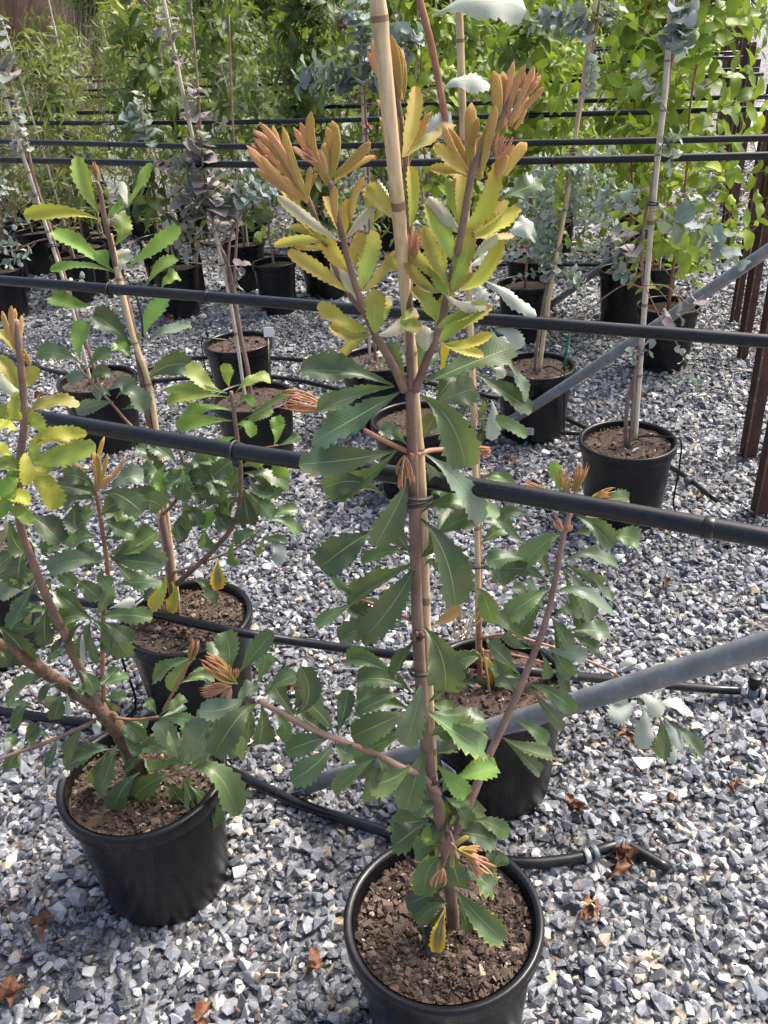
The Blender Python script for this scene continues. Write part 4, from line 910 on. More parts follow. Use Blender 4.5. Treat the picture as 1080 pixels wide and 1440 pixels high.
B.stem('P', [(230, 998), (248, 965), (268, 928)], .0030, .0026, 'stem_red', 'twig', dps=[.07, .07, .07]); B.brush('P', (266, 932), (277, 898), 7, .16, 6, 'orange', .07)
B.stem('P', [(75, 1000), (55, 985), (40, 970)], .0025, .002, 'stem_pink', 'twig', dps=[.07, .08, .08]); B.stem('P', [(138, 1052), (118, 1040), (108, 1032)], .0025, .002, 'stem_pink', 'twig', dps=.05)
B.leaves('K', [((585,495),(485,430),(358,320),122,'dark'),((580,495),(450,480),(325,532),112,'mid'),((600,490),(655,400),(705,295),86,'mid'),((610,490),(770,470),(965,492),122,'mid'),((590,505),(700,590),(808,735),142,'dark'),((580,510),(540,610),(508,748),90,'dark'),((575,512),(570,640),(622,778),62,'deep'),
 ((540,510),(445,600),(385,725),88,'deep'),((690,432),(770,402),(855,385),62,'silver',dict(flip=True,roll=0)),((720,285),(860,262),(1025,282),110,'dark'),((265,200),(440,125),(645,115),104,'grey'),((285,225),(385,220),(475,295),92,'dark'),((480,250),(545,295),(628,365),112,'dark'),
 ((150,48),(120,160),(108,305),150,'dark'),((220,250),(155,390),(55,545),112,'dark'),((205,290),(95,300),(-20,335),120,'grey'),((300,420),(280,540),(292,665),98,'deep'),((-30,540),(90,630),(185,775),150,'deep'),((292,865),(180,895),(35,1035),132,'dark'),((212,1040),(130,1065),(95,1195),60,'deep'),
 ((412,988),(370,1040),(345,1135),88,'deep'),((500,820),(560,880),(602,965),98,'dark'),((615,925),(720,885),(815,860),90,'mid'),((652,1002),(720,985),(795,985),60,'mid'),((310,1250),(245,1225),(212,1345),98,'dark'),((352,1250),(335,1340),(285,1435),68,'dark'),
 ((522,1180),(470,1270),(425,1375),94,'dark'),((690,1320),(580,1345),(445,1405),88,'dark'),((700,118),(800,125),(1028,152),92,'dark'),((690,108),(790,45),(965,5),92,'grey'),((660,200),(645,235),(700,300),98,'deep'),((15,1262),(60,1245),(95,1292),46,'mid'),
 ((130,1340),(80,1380),(55,1445),90,'dark'),((440,920),(485,930),(535,955),68,'deep'),((290,100),(275,60),(305,5),78,'mid'),((60,215),(20,230),(-30,245),70,'dark'),((0,700),(30,740),(40,800),80,'deep'),((640,510),(740,570),(820,640),110,'deep'),((560,700),(500,640),(480,600),60,'deep'),
 ((690,570),(690,640),(640,690),80,'deep'),((340,440),(240,440),(150,420),70,'mid'),((330,330),(300,270),(290,330),50,'mid'),((420,960),(430,1030),(420,1110),44,'silver',dict(flip=True)),((610,1140),(615,1170),(590,1205),64,'silver',dict(flip=True)),((-20,1290),(30,1300),(75,1320),70,'silver',dict(flip=True)),
 ((530,560),(520,640),(530,790),30,'silver',dict(flip=True,roll=0)),((430,570),(400,650),(385,725),30,'silver',dict(flip=True,roll=0)),((80,1280),(110,1290),(150,1310),40,'silver',dict(flip=True)),((300,520),(160,560),(40,520),90,'dark'),((240,400),(140,470),(60,480),90,'deep'),
 ((560,150),(520,80),(600,40),80,'dark'),((220,320),(280,360),(330,340),60,'dark'),((450,700),(370,720),(300,740),70,'deep'),((500,640),(400,660),(330,720),80,'dark'),((150,1290),(190,1220),(230,1170),60,'deep'),((380,900),(300,930),(250,1010),60,'deep')], dp0=.08, fill=.35)
B.leaves('Z', [((492,680),(460,775),(415,895),84,'dark'),((588,800),(520,865),(478,955),78,'deep'),((732,810),(630,845),(522,955),92,'mid'),((650,862),(665,950),(695,1038),70,'dark'),((780,822),(815,940),(872,1080),100,'dark'),((800,850),(865,925),(915,1025),80,'dark'),((800,795),(910,800),(1005,975),112,'mid'),
 ((690,850),(740,885),(765,945),76,'deep'),((455,690),(380,705),(275,775),76,'dark'),((772,772),(720,675),(655,588),82,'grey'),((765,772),(815,690),(938,525),124,'grey'),((760,762),(690,700),(598,690),56,'mid'),((670,560),(730,515),(785,488),54,'mid'),((670,570),(740,570),(815,582),54,'mid'),
 ((662,560),(640,520),(615,498),42,'dark'),((520,590),(560,610),(605,655),60,'dark'),((825,772),(770,710),(685,600),60,'grey'),((1085,508),(985,595),(905,705),74,'dark'),((825,318),(730,345),(645,415),74,'dark'),((760,422),(830,395),(905,405),54,'mid'),((700,600),(720,650),(740,700),50,'mid'),((770,790),(850,740),(880,700),50,'mid'),
 ((585,690),(600,620),(590,570),54,'dark'),((690,790),(720,760),(770,760),44,'mid'),((498,955),(520,990),(515,1020),40,'silver',dict(flip=True,roll=0)),((240,840),(265,810),(295,795),30,'silver',dict(flip=True,roll=0)),((708,1045),(712,1065),(716,1085),18,'silver',dict(flip=True,roll=0)),((860,400),(880,430),(870,470),60,'grey'),((930,560),(880,600),(850,650),60,'mid'),
 ((600,690),(560,760),(520,790),60,'deep'),((520,640),(560,690),(600,700),56,'dark'),((740,660),(800,640),(840,600),60,'grey')], dp0=.05, fill=.35)
# yellow-green shoot at the left
B.leaves('U', [((92,425),(180,375),(288,385),60,'gold'),((118,585),(220,570),(345,525),84,'lime'),((108,635),(170,685),(205,760),86,'yellow'),((-10,728),(50,715),(108,738),64,'yellow'),((92,560),(92,610),(96,675),54,'yellow'),((118,505),(200,485),(315,490),54,'yellow'),((128,525),(195,510),(255,518),68,'gold'),
 ((28,762),(75,775),(112,815),52,'lime'),((65,650),(30,675),(-10,705),60,'bright'),((78,305),(108,290),(132,245),60,'gold'),((66,325),(40,270),(-5,208),54,'gold'),((72,342),(40,315),(2,262),56,'silver',dict(flip=True)),((50,185),(25,150),(-8,118),36,'orange'),((78,435),(30,412),(-8,400),50,'yellow'),
 ((72,335),(58,380),(72,440),48,'yellow'),((85,442),(120,435),(155,475),58,'lime'),((40,565),(10,545),(-15,530),50,'yellow'),((60,475),(20,455),(-15,452),50,'yellow'),((115,600),(150,625),(188,608),54,'yellow'),((70,620),(40,600),(-5,600),54,'lime'),((90,600),(120,560),(130,500),50,'lime'),((30,680),(50,640),(60,590),46,'bright'),((60,700),(20,740),(-10,790),50,'bright')], kind='leaf_fresh', shape='oblong', dp0=.20)
for b_, t_, w_, c_ in (((62, 190), (8, 45), 24, 'rust'), ((66, 185), (55, 35), 28, 'orange'), ((68, 180), (78, 60), 22, 'rust'), ((62, 175), (42, 25), 24, 'pink'), ((80, 180), (108, 245), 24, 'orange'), ((66, 250), (90, 200), 18, 'rust')): B.finger('U', b_, t_, w_, c_, dp0=.21)
for t_, w_, c_ in (((318, 515), 18, 'orange'), ((378, 498), 18, 'orange'), ((352, 560), 16, 'gold'), ((455, 565), 16, 'pink'), ((405, 640), 18, 'pink'), ((218, 600), 18, 'orange'), ((185, 545), 15, 'gold'), ((330, 590), 16, 'rust'), ((440, 600), 18, 'pink'), ((388, 560), 14, 'orange'), ((255, 625), 15, 'gold')): B.finger('U', (350, 692), t_, w_*1.2, c_, dp0=.08)
B.leaves('U', [((365,700),(440,715),(515,775),86,'dark'),((355,722),(290,690),(205,678),80,'deep'),((340,730),(285,715),(228,752),98,'grey'),((500,742),(540,730),(588,755),90,'mid'),((378,802),(430,835),(490,852),80,'dark'),((345,862),(280,845),(220,862),90,'mid'),((400,940),(490,895),(565,845),92,'mid'),((410,942),(500,925),(595,965),80,'grey'),
 ((380,962),(280,945),(175,978),74,'grey'),((290,722),(268,790),(282,835),68,'deep'),((95,782),(155,815),(220,885),98,'deep'),((35,800),(50,870),(85,915),78,'deep'),((360,790),(400,750),(440,735),60,'deep'),((380,870),(430,800),(470,780),60,'dark'),((350,760),(300,800),(270,850),70,'mid'),((400,700),(450,650),(520,640),70,'grey'),((340,700),(300,650),(230,640),60,'dark'),((150,920),(170,880),(180,840),60,'dark'),((140,960),(100,1000),(40,1000),70,'mid')], dp0=.09, fill=.4)

# ------------------------------------------------------------------ staked banksia in the second row
cb_ = atz(248, 862, .275)
Cc = Plant('banksia_plant', 'banksia tied to a stout bamboo cane, fresh green leaves above the ring-clipped pipe', cb_, 'plant', cb_.y)
Cc.stem('P', [(250, 868), (244, 830), (236, 770), (226, 715), (214, 620), (198, 520), (180, 430), (165, 380), (155, 340), (148, 312), (141, 270), (136, 255)], .011, .0042, 'bark', 'stem', dps=[0, 0, -.01, -.03, -.06, -.09, -.12, -.13, -.13, -.13, -.13, -.13], lump=.05)
Cc.stem('U', [(640, 1030), (690, 985), (760, 920), (830, 840), (865, 750), (870, 620), (852, 460), (835, 335)], .0075, .0042, 'bark', 'branch', dps=[0, .02, .04, .06, .07, .08, .08, .08])
Cc.stem('U', [(630, 990), (740, 950), (850, 905), (955, 825)], .0040, .0026, 'stem_grey', 'twig', dps=[0, .03, .05, .06]); Cc.stem('U', [(615, 1005), (530, 1010), (450, 945)], .0040, .0028, 'stem_grey', 'twig', dps=[0, .02, .04])
Cc.stem('U', [(540, 505), (470, 455), (400, 375), (340, 312), (275, 235)], .0036, .0024, 'stem_pink', 'twig', dps=[-.1, -.08, -.06, -.05, -.04]); Cc.stem('U', [(590, 780), (640, 720), (660, 600), (648, 545)], .0042, .003, 'bark', 'branch', dps=[0, .02, .03, .03]); Cc.stem('U', [(868, 560), (930, 545), (1005, 530)], .003, .002, 'stem_red', 'twig', dps=[.08, .09, .1])
Cc.leaves('W', [((560,480),(490,360),(435,162),96,'lime'),((570,520),(380,475),(135,490),78,'yellow'),((640,805),(480,690),(298,580),100,'bright'),((640,665),(690,580),(668,482),110,'lime'),((708,785),(850,685),(1010,555),90,'bright'),((638,812),(470,775),(282,802),56,'bright'),((622,795),(585,745),(565,685),92,'bright'),
 ((672,812),(680,745),(682,678),112,'silver',dict(flip=True)),((605,505),(680,440),(705,395),70,'grey'),((710,445),(780,335),(848,195),62,'lime'),((722,445),(700,380),(688,300),48,'silver',dict(flip=True)),((820,890),(895,800),(998,738),92,'bright'),((900,912),(950,860),(1008,838),92,'bright'),((600,520),(640,470),(700,430),50,'bright')], kind='leaf_fresh', dp0=-.12)
Cc.brush('W', (548, 300), (530, 195), 8, .14, 18, 'rust', -.13); Cc.brush('W', (585, 490), (560, 430), 4, .4, 14, 'rust', -.13)
Cc.leaves('U', [((345,22),(260,25),(182,-5),70,'bright'),((475,172),(410,105),(335,58),82,'dark'),((500,155),(545,80),(608,-10),72,'bright'),((472,212),(450,185),(415,158),66,'bright'),((520,165),(600,120),(695,105),50,'grey'),((530,295),(600,245),(692,238),86,'dark')], dp0=-.1)
Cc.leaves('U', [((290,225),(285,150),(312,85),64,'bright'),((310,262),(355,215),(405,198),54,'mid'),((300,242),(220,200),(135,198),60,'mid'),((412,372),(350,385),(275,405),50,'grey'),((420,362),(470,335),(525,405),64,'grey'),((400,352),(370,335),(340,352),50,'grey'),((400,322),(440,305),(485,335),60,'grey'),((330,295),(290,280),(245,300),50,'grey'),((330,300),(350,270),(400,270),40,'mid'),((440,400),(480,390),(500,370),40,'mid')], dp0=-.05)
Cc.leaves('U', [((822,342),(740,305),(688,232),72,'lime'),((830,325),(822,280),(825,235),58,'lime'),((850,342),(910,295),(978,292),66,'lime'),((815,342),(720,322),(598,332),38,'bright'),((820,355),(700,350),(605,378),60,'lime'),((830,402),(740,395),(655,425),66,'bright'),((842,442),(740,440),(635,462),54,'bright'),((860,372),(890,362),(920,388),50,'bright'),((850,462),(890,455),(915,498),54,'bright'),
 ((870,442),(950,400),(1065,328),34,'mid'),((862,472),(930,425),(985,400),44,'mid'),((990,532),(1005,480),(998,425),60,'bright'),((1000,532),(1050,515),(1085,495),40,'mid'),((1010,542),(1010,590),(1025,645),68,'bright'),((860,500),(800,520),(740,560),56,'bright'),((870,520),(920,560),(940,610),56,'bright')], kind='leaf_fresh', dp0=.08)
Cc.leaves('U', [((872,600),(850,650),(828,695),82,'dark'),((880,630),(950,650),(1010,715),72,'dark'),((880,690),(890,760),(902,815),76,'deep'),((900,702),(935,735),(985,795),70,'dark'),((660,602),(665,660),(648,725),70,'mid'),((600,600),(580,640),(592,695),50,'bright'),((665,722),(672,770),(670,835),56,'mid'),((770,742),(765,780),(725,815),58,'bright'),
 ((720,652),(760,670),(795,705),70,'dark'),((640,712),(690,705),(745,700),60,'deep'),((580,682),(550,635),(485,640),82,'dark'),((690,822),(665,850),(635,872),60,'dark'),((780,762),(800,800),(825,828),70,'deep'),((860,612),(920,590),(940,590),54,'deep'),((575,602),(540,560),(495,538),80,'deep'),((720,592),(760,590),(815,580),54,'mid'),((900,652),(960,635),(1045,692),60,'dark'),
 ((600,1002),(585,1060),(545,1125),58,'lime',dict(kind='leaf_yellow')),((622,1022),(635,1080),(608,1135),54,'bright',dict(kind='leaf_yellow')),((682,1012),(740,1035),(775,1095),54,'mid',dict(kind='leaf_edge')),((790,942),(785,990),(790,1052),48,'mid',dict(kind='leaf_yellow')),((592,960),(560,985),(515,990),46,'mid'),((960,862),(1005,900),(1000,955),52,'silver'),((970,792),(1030,810),(1085,850),54,'mid'),
 ((740,832),(755,880),(765,905),36,'mid'),((930,882),(980,870),(1035,880),38,'mid',dict(kind='leaf_edge')),((660,760),(700,780),(720,820),60,'deep'),((840,680),(800,660),(780,620),60,'dark'),((700,600),(640,640),(600,640),70,'dark'),((620,740),(560,720),(500,700),70,'dark'),((830,760),(780,720),(740,720),64,'dark'),((640,660),(700,640),(760,640),60,'dark'),((880,560),(820,600),(770,640),66,'deep'),
 ((760,640),(740,600),(700,570),60,'dark'),((660,780),(640,830),(660,870),50,'deep'),((870,720),(830,740),(800,790),56,'deep'),((960,850),(900,850),(850,880),46,'dark'),((640,600),(600,560),(540,520),60,'dark'),((540,920),(520,930),(510,920),46,'gold',dict(kind='leaf_yellow')),((900,640),(930,690),(990,700),60,'dark'),((700,690),(680,640),(690,600),56,'dark'),((850,860),(840,920),(860,960),40,'mid',dict(kind='leaf_edge'))], dp0=.05, fill=.4)
cane([atz(252, 862, .24), aty(240, 770, cb_.y+.04), aty(213, 560, cb_.y+.07), aty(186, 470, cb_.y+.10), aty(157, 345, cb_.y+.14), aty(154, 330, cb_.y+.145)], .0066, .0072, 'stout golden bamboo cane tied to the pipe beside fresh green leaves', nodes=7)
cane([atz(243, 852, .24), aty(222, 715, cb_.y+.02), aty(205, 600, cb_.y+.04)], .0058, .0052, 'short brown cane beside the stout bamboo cane', nodes=5)
b = MB(); pr = aty(190, 412, cb_.y+.06); b.tube(curve([pr+Vector((-.01, 0, .03)), pr, pr+Vector((.004, 0, -.05)), pr+Vector((-.002, 0, -.1))], 5), .0028, 7); tag(b.build('plant_tie', M['rubber'], None, org=tuple(pr)), 'dangling black tie hanging from the ring-clipped pipe by the cane', 'plant tie')

# ------------------------------------------------------------------ banksia behind: pot by the galvanised brace
rb = atz(674, 962, .275)
D_ = Plant('banksia_plant', 'banksia with white leaf undersides on a reddish stem behind the orange-tipped one', rb, 'plant', rb.y)
D_.stem('P', [(676, 965), (674, 900), (674, 780), (670, 640), (664, 500), (655, 350), (640, 240), (626, 165), (608, 70), (590, 0), (575, -60)], .0064, .0056, 'stem_red', 'stem', dps=[0, -.01, -.02, -.02, -.02, 0, .02, .03, .04, .05, .06], lump=.04)
D_.leaves('V', [((335,60),(480,140),(655,270),88,'grey',dict(flip=True)),((410,352),(490,375),(562,465),102,'grey',dict(flip=True)),((290,612),(440,710),(628,838),124,'deep'),((480,552),(550,640),(602,778),96,'grey'),((300,882),(440,895),(600,990),86,'mid'),((385,772),(405,880),(388,1015),92,'grey',dict(flip=True)),((390,592),(425,595),(455,645),70,'silver',dict(flip=True)),
 ((290,80),(320,120),(345,195),90,'silver',dict(flip=True)),((300,762),(345,800),(310,875),50,'deep'),((320,882),(338,950),(298,1005),58,'dark'),((310,1262),(420,1225),(535,1312),72,'mid'),((280,760),(210,840),(180,900),60,'dark'),((300,1320),(400,1300),(480,1380),70,'dark'),((280,1290),(180,1330),(100,1310),70,'dark'),((290,1000),(220,960),(190,900),50,'grey')])
D_.leaves('X', [((225,545),(380,470),(550,415),205,'dark'),((290,820),(390,755),(482,718),215,'silver',dict(flip=True,roll=0)),((-20,1060),(90,1000),(175,935),115,'silver',dict(flip=True,roll=0)),((0,1200),(60,1230),(120,1310),110,'silver',dict(flip=True,roll=0)),((180,600),(100,620),(20,640),120,'deep')], dp0=-.0)
D_.leaves('Y', [((270,95),(520,10),(800,60),170,'grey',dict(flip=True,roll=0)),((325,505),(440,455),(600,480),110,'silver',dict(flip=True,roll=0)),((180,785),(290,710),(385,690),150,'silver',dict(flip=True,roll=0)),((640,700),(700,640),(760,600),110,'silver',dict(flip=True))], dp0=.03)
D_.leaves('Rr', [((118,870),(60,875),(-5,900),70,'mid',dict(kind='leaf_edge')),((30,1082),(85,1062),(145,1155),60,'deep'),((-5,982),(90,985),(155,1045),60,'dark'),((182,920),(220,955),(265,972),50,'grey'),((110,780),(150,830),(200,860),50,'dark'),((100,880),(170,940),(200,1000),60,'dark'),((60,900),(30,950),(0,960),50,'dark'),((120,1000),(90,1040),(60,1050),50,'mid'),
 ((90,600),(120,640),(150,740),80,'mid'),((100,420),(150,380),(200,350),60,'mid'),((100,300),(150,330),(220,310),60,'dark'),((95,180),(160,160),(240,185),60,'mid'),((80,850),(130,900),(150,980),40,'gold',dict(kind='leaf_yellow')),((70,500),(20,560),(0,640),80,'dark'),((100,520),(150,520),(190,580),56,'dark')], dp0=0)
D_.stem('Rr', [(100, 800), (180, 785), (260, 795), (440, 850), (560, 900), (650, 945), (740, 1020)], .0034, .0026, 'stem_red', 'twig', dps=[0, .02, .04, .06, .07, .08, .08]); D_.stem('Rr', [(110, 850), (250, 870), (390, 905)], .0028, .002, 'stem_red', 'twig', dps=[0, .03, .06]); D_.stem('Rr', [(160, 1190), (150, 1080), (125, 930), (110, 840)], .0034, .0028, 'stem_red', 'twig', dps=[.05, .04, .02, 0])
D_.leaves('Rr', [((740,1010),(790,1055),(838,1115),60,'silver',dict(flip=True,roll=0)),((692,1008),(675,1060),(668,1118),56,'silver',dict(flip=True,roll=0)),((735,1050),(690,1085),(625,1115),84,'silver',dict(flip=True,roll=0)),((755,1070),(770,1150),(748,1248),66,'silver',dict(flip=True,roll=0)),((810,1080),(880,1060),(960,1100),60,'grey',dict(flip=True)),((830,1120),(845,1200),(840,1290),70,'grey'),
 ((850,1130),(885,1180),(925,1250),50,'silver',dict(flip=True)),((918,1210),(950,1225),(980,1278),54,'dark'),((862,1140),(935,1190),(1005,1275),50,'grey'),((850,1150),(880,1240),(892,1305),60,'silver',dict(flip=True)),((650,940),(690,900),(735,885),34,'silver',dict(flip=True,roll=0)),((720,1000),(790,985),(850,1000),44,'silver',dict(flip=True))], dp0=.08)
for k in range(9):   # dry grassy twigs in the pot
    D_.stem('M', [(700+rng.uniform(-30, 60), 1190), (680+k*12, 1120), (650+k*20+rng.uniform(-20, 20), 1050+rng.uniform(-20, 40))], .0016, .0009, 'bamboo', 'dry_twig', dps=.02, seg=5)
b_ = D_.leaf('M', (590, 1135), (640, 1110), (700, 1055), 50, kind='leaf_new', col=(.30, .18, .08), teeth=False, dp0=.05)
cane([atz(672, 955, .24), aty(672, 800, rb.y), aty(667, 620, rb.y), aty(660, 430, rb.y), aty(652, 200, rb.y), aty(645, 0, rb.y), aty(642, -70, rb.y)], .0064, .0062, 'pale bamboo cane standing behind the orange-tipped banksia', nodes=9)
tie(aty(664, 607, rb.y-.005), (0, .1, 1), .016, 'looped dark tie on the cane behind the banksia leaves', n=2); tie(aty(670, 795, rb.y-.005), (0, .1, 1), .015, 'thin dark tie low on the rear cane', n=1)
# ------------------------------------------------------------------ saplings of the rear rows
def template(shape, width, curl, fold, nseg, seed, cols=(-1, 0, 1)):
    mb = MB(); leaf_geo(mb, (0, 0, 0), (0, .5, curl*.5), (0, 1, -curl), width, (0, 0, 1), shape, False, fold, .12, nseg, cols, seed)
    return mb
SPEC = {   # shape, width/length, length m, material, colours
 'silver': ('round', .92, .042, 'leaf_waxy', [(.25, .305, .275), (.29, .345, .31), (.20, .265, .24), (.34, .375, .35)]),
 'silver_small': ('round', .85, .026, 'leaf_waxy', [(.27, .34, .30), (.31, .38, .34), (.22, .30, .27)]),
 'blue': ('round', .88, .062, 'leaf_waxy', [(.165, .225, .225), (.21, .275, .275), (.13, .18, .18), (.27, .33, .335)]),
 'purple': ('round', .9, .068, 'leaf_waxy', [(.20, .17, .18), (.25, .20, .22), (.19, .21, .20), (.30, .25, .28)]),
 'green_round': ('ovate', .60, .105, 'leaf_plain', [(.15, .25, .020), (.20, .31, .022), (.10, .18, .020), (.27, .36, .03)]),
 'green_broad': ('lance', .40, .135, 'leaf_plain', [(.055, .10, .024), (.075, .135, .03), (.038, .072, .02), (.11, .155, .06)]),
 'green_narrow': ('lance', .19, .115, 'leaf_plain', [(.10, .15, .028), (.14, .19, .03), (.07, .11, .025), (.20, .19, .04)]),
 'grey_green': ('ovate', .46, .095, 'leaf_plain', [(.11, .16, .07), (.15, .2, .09), (.09, .13, .06)]),
}
TEMPL = {}
for sp, (shape, wd, L, mat, cols) in SPEC.items():
    TEMPL[sp] = []
    for k in range(5):
        mb = template(shape, wd, (.05, .18, .30, .1, -.08)[k], (.15, .3, .05, .4, .2)[k], 8 if shape == 'round' else 7, k)
        me = mb.mesh('leaf', M[mat]); TEMPL[sp].append((me, np.array(mb.v), np.array(mb.f), mb.uv))
def leaf_matrix(p, T, nh, size):
    T = T.normalized(); Nn = nh-T*nh.dot(T); Nn = Nn.normalized() if Nn.length > 1e-4 else T.orthogonal().normalized()
    W = T.cross(Nn)
    m = Matrix((W, T, Nn)).transposed().to_4x4()
    return Matrix.Translation(p) @ m @ Matrix.Scale(size, 4)
class Sapling:
    def __init__(self, label, base, sp, cat='sapling', group=None, joined=False, seed=1, name='eucalyptus_sapling'):
        self.root = empty(name, base, label, cat, group); self.sp = sp; self.joined = joined; self.rr = random.Random(seed)
        self.stems = MB(); self.n = 0; self.org = Vector(base); self.crown = {}
    def leaf(self, p, T, nh, scale=1.0, sp=None):
        sp = sp or self.sp; rr = self.rr; k = rr.randrange(5); me, v, f, uv = TEMPL[sp][k]; L = SPEC[sp][2]*scale*rr.uniform(.75, 1.2)
        m = leaf_matrix(p-self.org, T, nh, L); c = rr.choice(SPEC[sp][4])
        if self.joined or self.n >= 300:
            q = (np.array(m.to_3x3()) @ v.T).T + np.array(m.translation); self.crown.setdefault(sp, []).append((q, f, uv))
        else:
            o = bpy.data.objects.new('leaf', me); o.color = (*c, 1); link(o, self.root); o.matrix_basis = m; self.n += 1
    def tube(self, pts, r0, r1, seg=7):
        P = curve(pts, 4); self.stems.tube(P, taper(len(P), r0, r1), seg); return P
    def spray(self, pts, npairs, scale=1.0, r=.0022, sp=None, start=.12, pair=True, perfoliate=False, taper_end=.7):
        """leafy twig along pts"""
        rr = self.rr; P = self.tube(pts, r, r*.45, 5); n = len(P)
        for i in range(npairs):
            t = start+(1-start)*(i+.6)/npairs; x = t*(n-1); k = min(int(x), n-2); p = P[k].lerp(P[k+1], x-k); ax = (P[k+1]-P[k]).normalized()
            e1 = ax.cross(Vector((0, 0, 1))); e1 = e1.normalized() if e1.length > .1 else ax.orthogonal().normalized(); e2 = ax.cross(e1)
            q = i*1.57+rr.uniform(-.5, .5)
            for sgn in ((1, -1) if pair else (1,)):
                d = (e1*math.cos(q)+e2*math.sin(q))*sgn
                T = d*.85+ax*rr.uniform(.1, .7)+Vector((0, 0, rr.uniform(-.5, .15)))
                nh = ax*rr.uniform(.4, 1)+Vector((rr.uniform(-.4, .4), rr.uniform(-.6, .2), rr.uniform(.1, .8)))
                self.leaf(p+d*.003, T, nh, scale*(1-(1-taper_end)*t), sp)
    def finish(self, mat='stem_grey'):
        if self.stems.v: self.stems.build('stem', M[mat], self.root)
        for sp, parts in self.crown.items():
            V = []; Fc = []; UV = []; b = 0
            mb = MB()
            for q, f, uv in parts:
                mb.v += [tuple(x) for x in q]; mb.f += [tuple(int(i)+b for i in fc) for fc in f]; mb.uv += uv; b += len(q)
            me = mb.mesh('crown', M[SPEC[sp][3]]); o = link(bpy.data.objects.new('crown', me), self.root); c = SPEC[sp][4][self.rr.randrange(len(SPEC[sp][4]))]; o.color = (*c, 1); tag(o, kind='stuff')
        return self.root
def bushy(label, base, sp, H, nbr, per, seed, group=None, joined=False, spread=.32, mat='stem_grey', lo=.12, scale=1.0, lean=(0, 0), up=.7, r0=.008, name='eucalyptus_sapling', top=1.0):
    """upright stem with many leafy side twigs"""
    S = Sapling(label, base, sp, group=group, joined=joined, seed=seed, name=name); rr = S.rr; base = Vector(base)
    pts = [base-Vector((0, 0, .03))]+[base+Vector((lean[0]*t+rr.uniform(-.02, .02), lean[1]*t+rr.uniform(-.02, .02), H*t)) for t in (.2, .4, .6, .8, 1.0)]
    P = S.tube(pts, r0, .002, 7); n = len(P)
    for i in range(nbr):
        t = lo+(top-lo)*((i+rr.random())/nbr); x = t*(n-1); k = min(int(x), n-2); p = P[k].lerp(P[k+1], x-k)
        a = i*2.4+rr.uniform(-.5, .5); Lb = spread*(1.15-.75*t)*rr.uniform(.6, 1.25)
        d = Vector((math.cos(a), math.sin(a), up*rr.uniform(.4, 1.4)))*Lb
        S.spray([p, p+d*.5+Vector((0, 0, .02)), p+d+Vector((0, 0, -Lb*rr.uniform(0, .25)))], per, scale, .0022, pair=(sp != 'green_narrow' or True))
    S.spray([P[-6], P[-3], P[-1]+Vector((0, 0, .03))], per+2, scale*.85, .002)
    S.finish(mat); return S
def pix_path(pts, Y): return [aty(u, v, Y) for u, v in pts]

# --- two-stemmed silver eucalypt (alone on the gravel)
c = GP['E1']; Y = c.y
S = Sapling('slender silver-leaved eucalypt with two twisted stems and bare arching twigs', (c.x, c.y, .272), 'silver', seed=3)
S.tube(pix_path([(880, 628), (880, 600), (884, 560), (895, 520), (903, 460), (905, 400), (902, 360), (908, 300), (915, 270), (925, 210), (940, 120), (950, 40), (955, -30)], Y), .0075, .003, 8)
S.tube(pix_path([(884, 628), (889, 590), (892, 540), (899, 500), (905, 450), (908, 410)], Y-.012), .0058, .004, 8)
for pts in ([(905, 405), (880, 400), (850, 418), (822, 442)], [(905, 402), (935, 402), (965, 425), (1010, 462), (1035, 470)]): S.tube(pix_path(pts, Y-.03), .0026, .0015, 6)
S.spray(pix_path([(908, 405), (930, 450), (950, 480), (970, 520)], Y-.04), 3, .8, start=.7)
S.spray(pix_path([(945, 520), (965, 530), (985, 540)], Y-.05), 4, .85)
for pts, n_, sc, sp_ in (([(905, 300), (960, 285), (975, 272)], 6, .85, None), ([(905, 298), (870, 285), (840, 290)], 7, .9, None), ([(902, 370), (880, 345), (870, 325)], 3, 1.0, 'purple'), ([(905, 310), (950, 312), (990, 325), (1010, 340), (1042, 372)], 11, 1.05, 'blue'),
    ([(902, 380), (875, 355), (850, 355)], 3, .9, None), ([(900, 390), (880, 385), (862, 372)], 6, .85, None), ([(912, 265), (890, 270), (860, 265), (845, 275)], 7, .85, None), ([(930, 190), (945, 205), (945, 240)], 7, .8, 'silver'), ([(925, 215), (938, 195), (955, 190)], 6, .8, 'silver'),
    ([(945, 90), (955, 50), (950, 10)], 9, .95, 'blue'), ([(960, 0), (966, 20), (960, 70)], 7, .8, 'blue'), ([(930, 440), (945, 445), (990, 415)], 3, .9, 'purple'), ([(905, 470), (915, 480), (910, 500)], 2, .7, 'blue'), ([(900, 520), (890, 500), (905, 490)], 3, .8, 'silver'), ([(940, 160), (915, 120), (900, 100)], 6, .9, 'silver')):
    S.spray(pix_path(pts, Y-.03), n_, sc, .0022, sp_)
S.finish('stem_pink')
cane([aty(893, 618, Y-.01), aty(905, 450, Y-.01), aty(922, 250, Y), aty(935, 130, Y), aty(945, 0, Y), aty(950, -60, Y)], .0085, .0085, 'tall pale bamboo cane of the two-stemmed silver eucalypt', 'bamboo_grey', 9)
tie(aty(919, 288, Y-.005), (0, 0, 1), .014, 'dark tie on the tall pale cane of the silver eucalypt', 2)
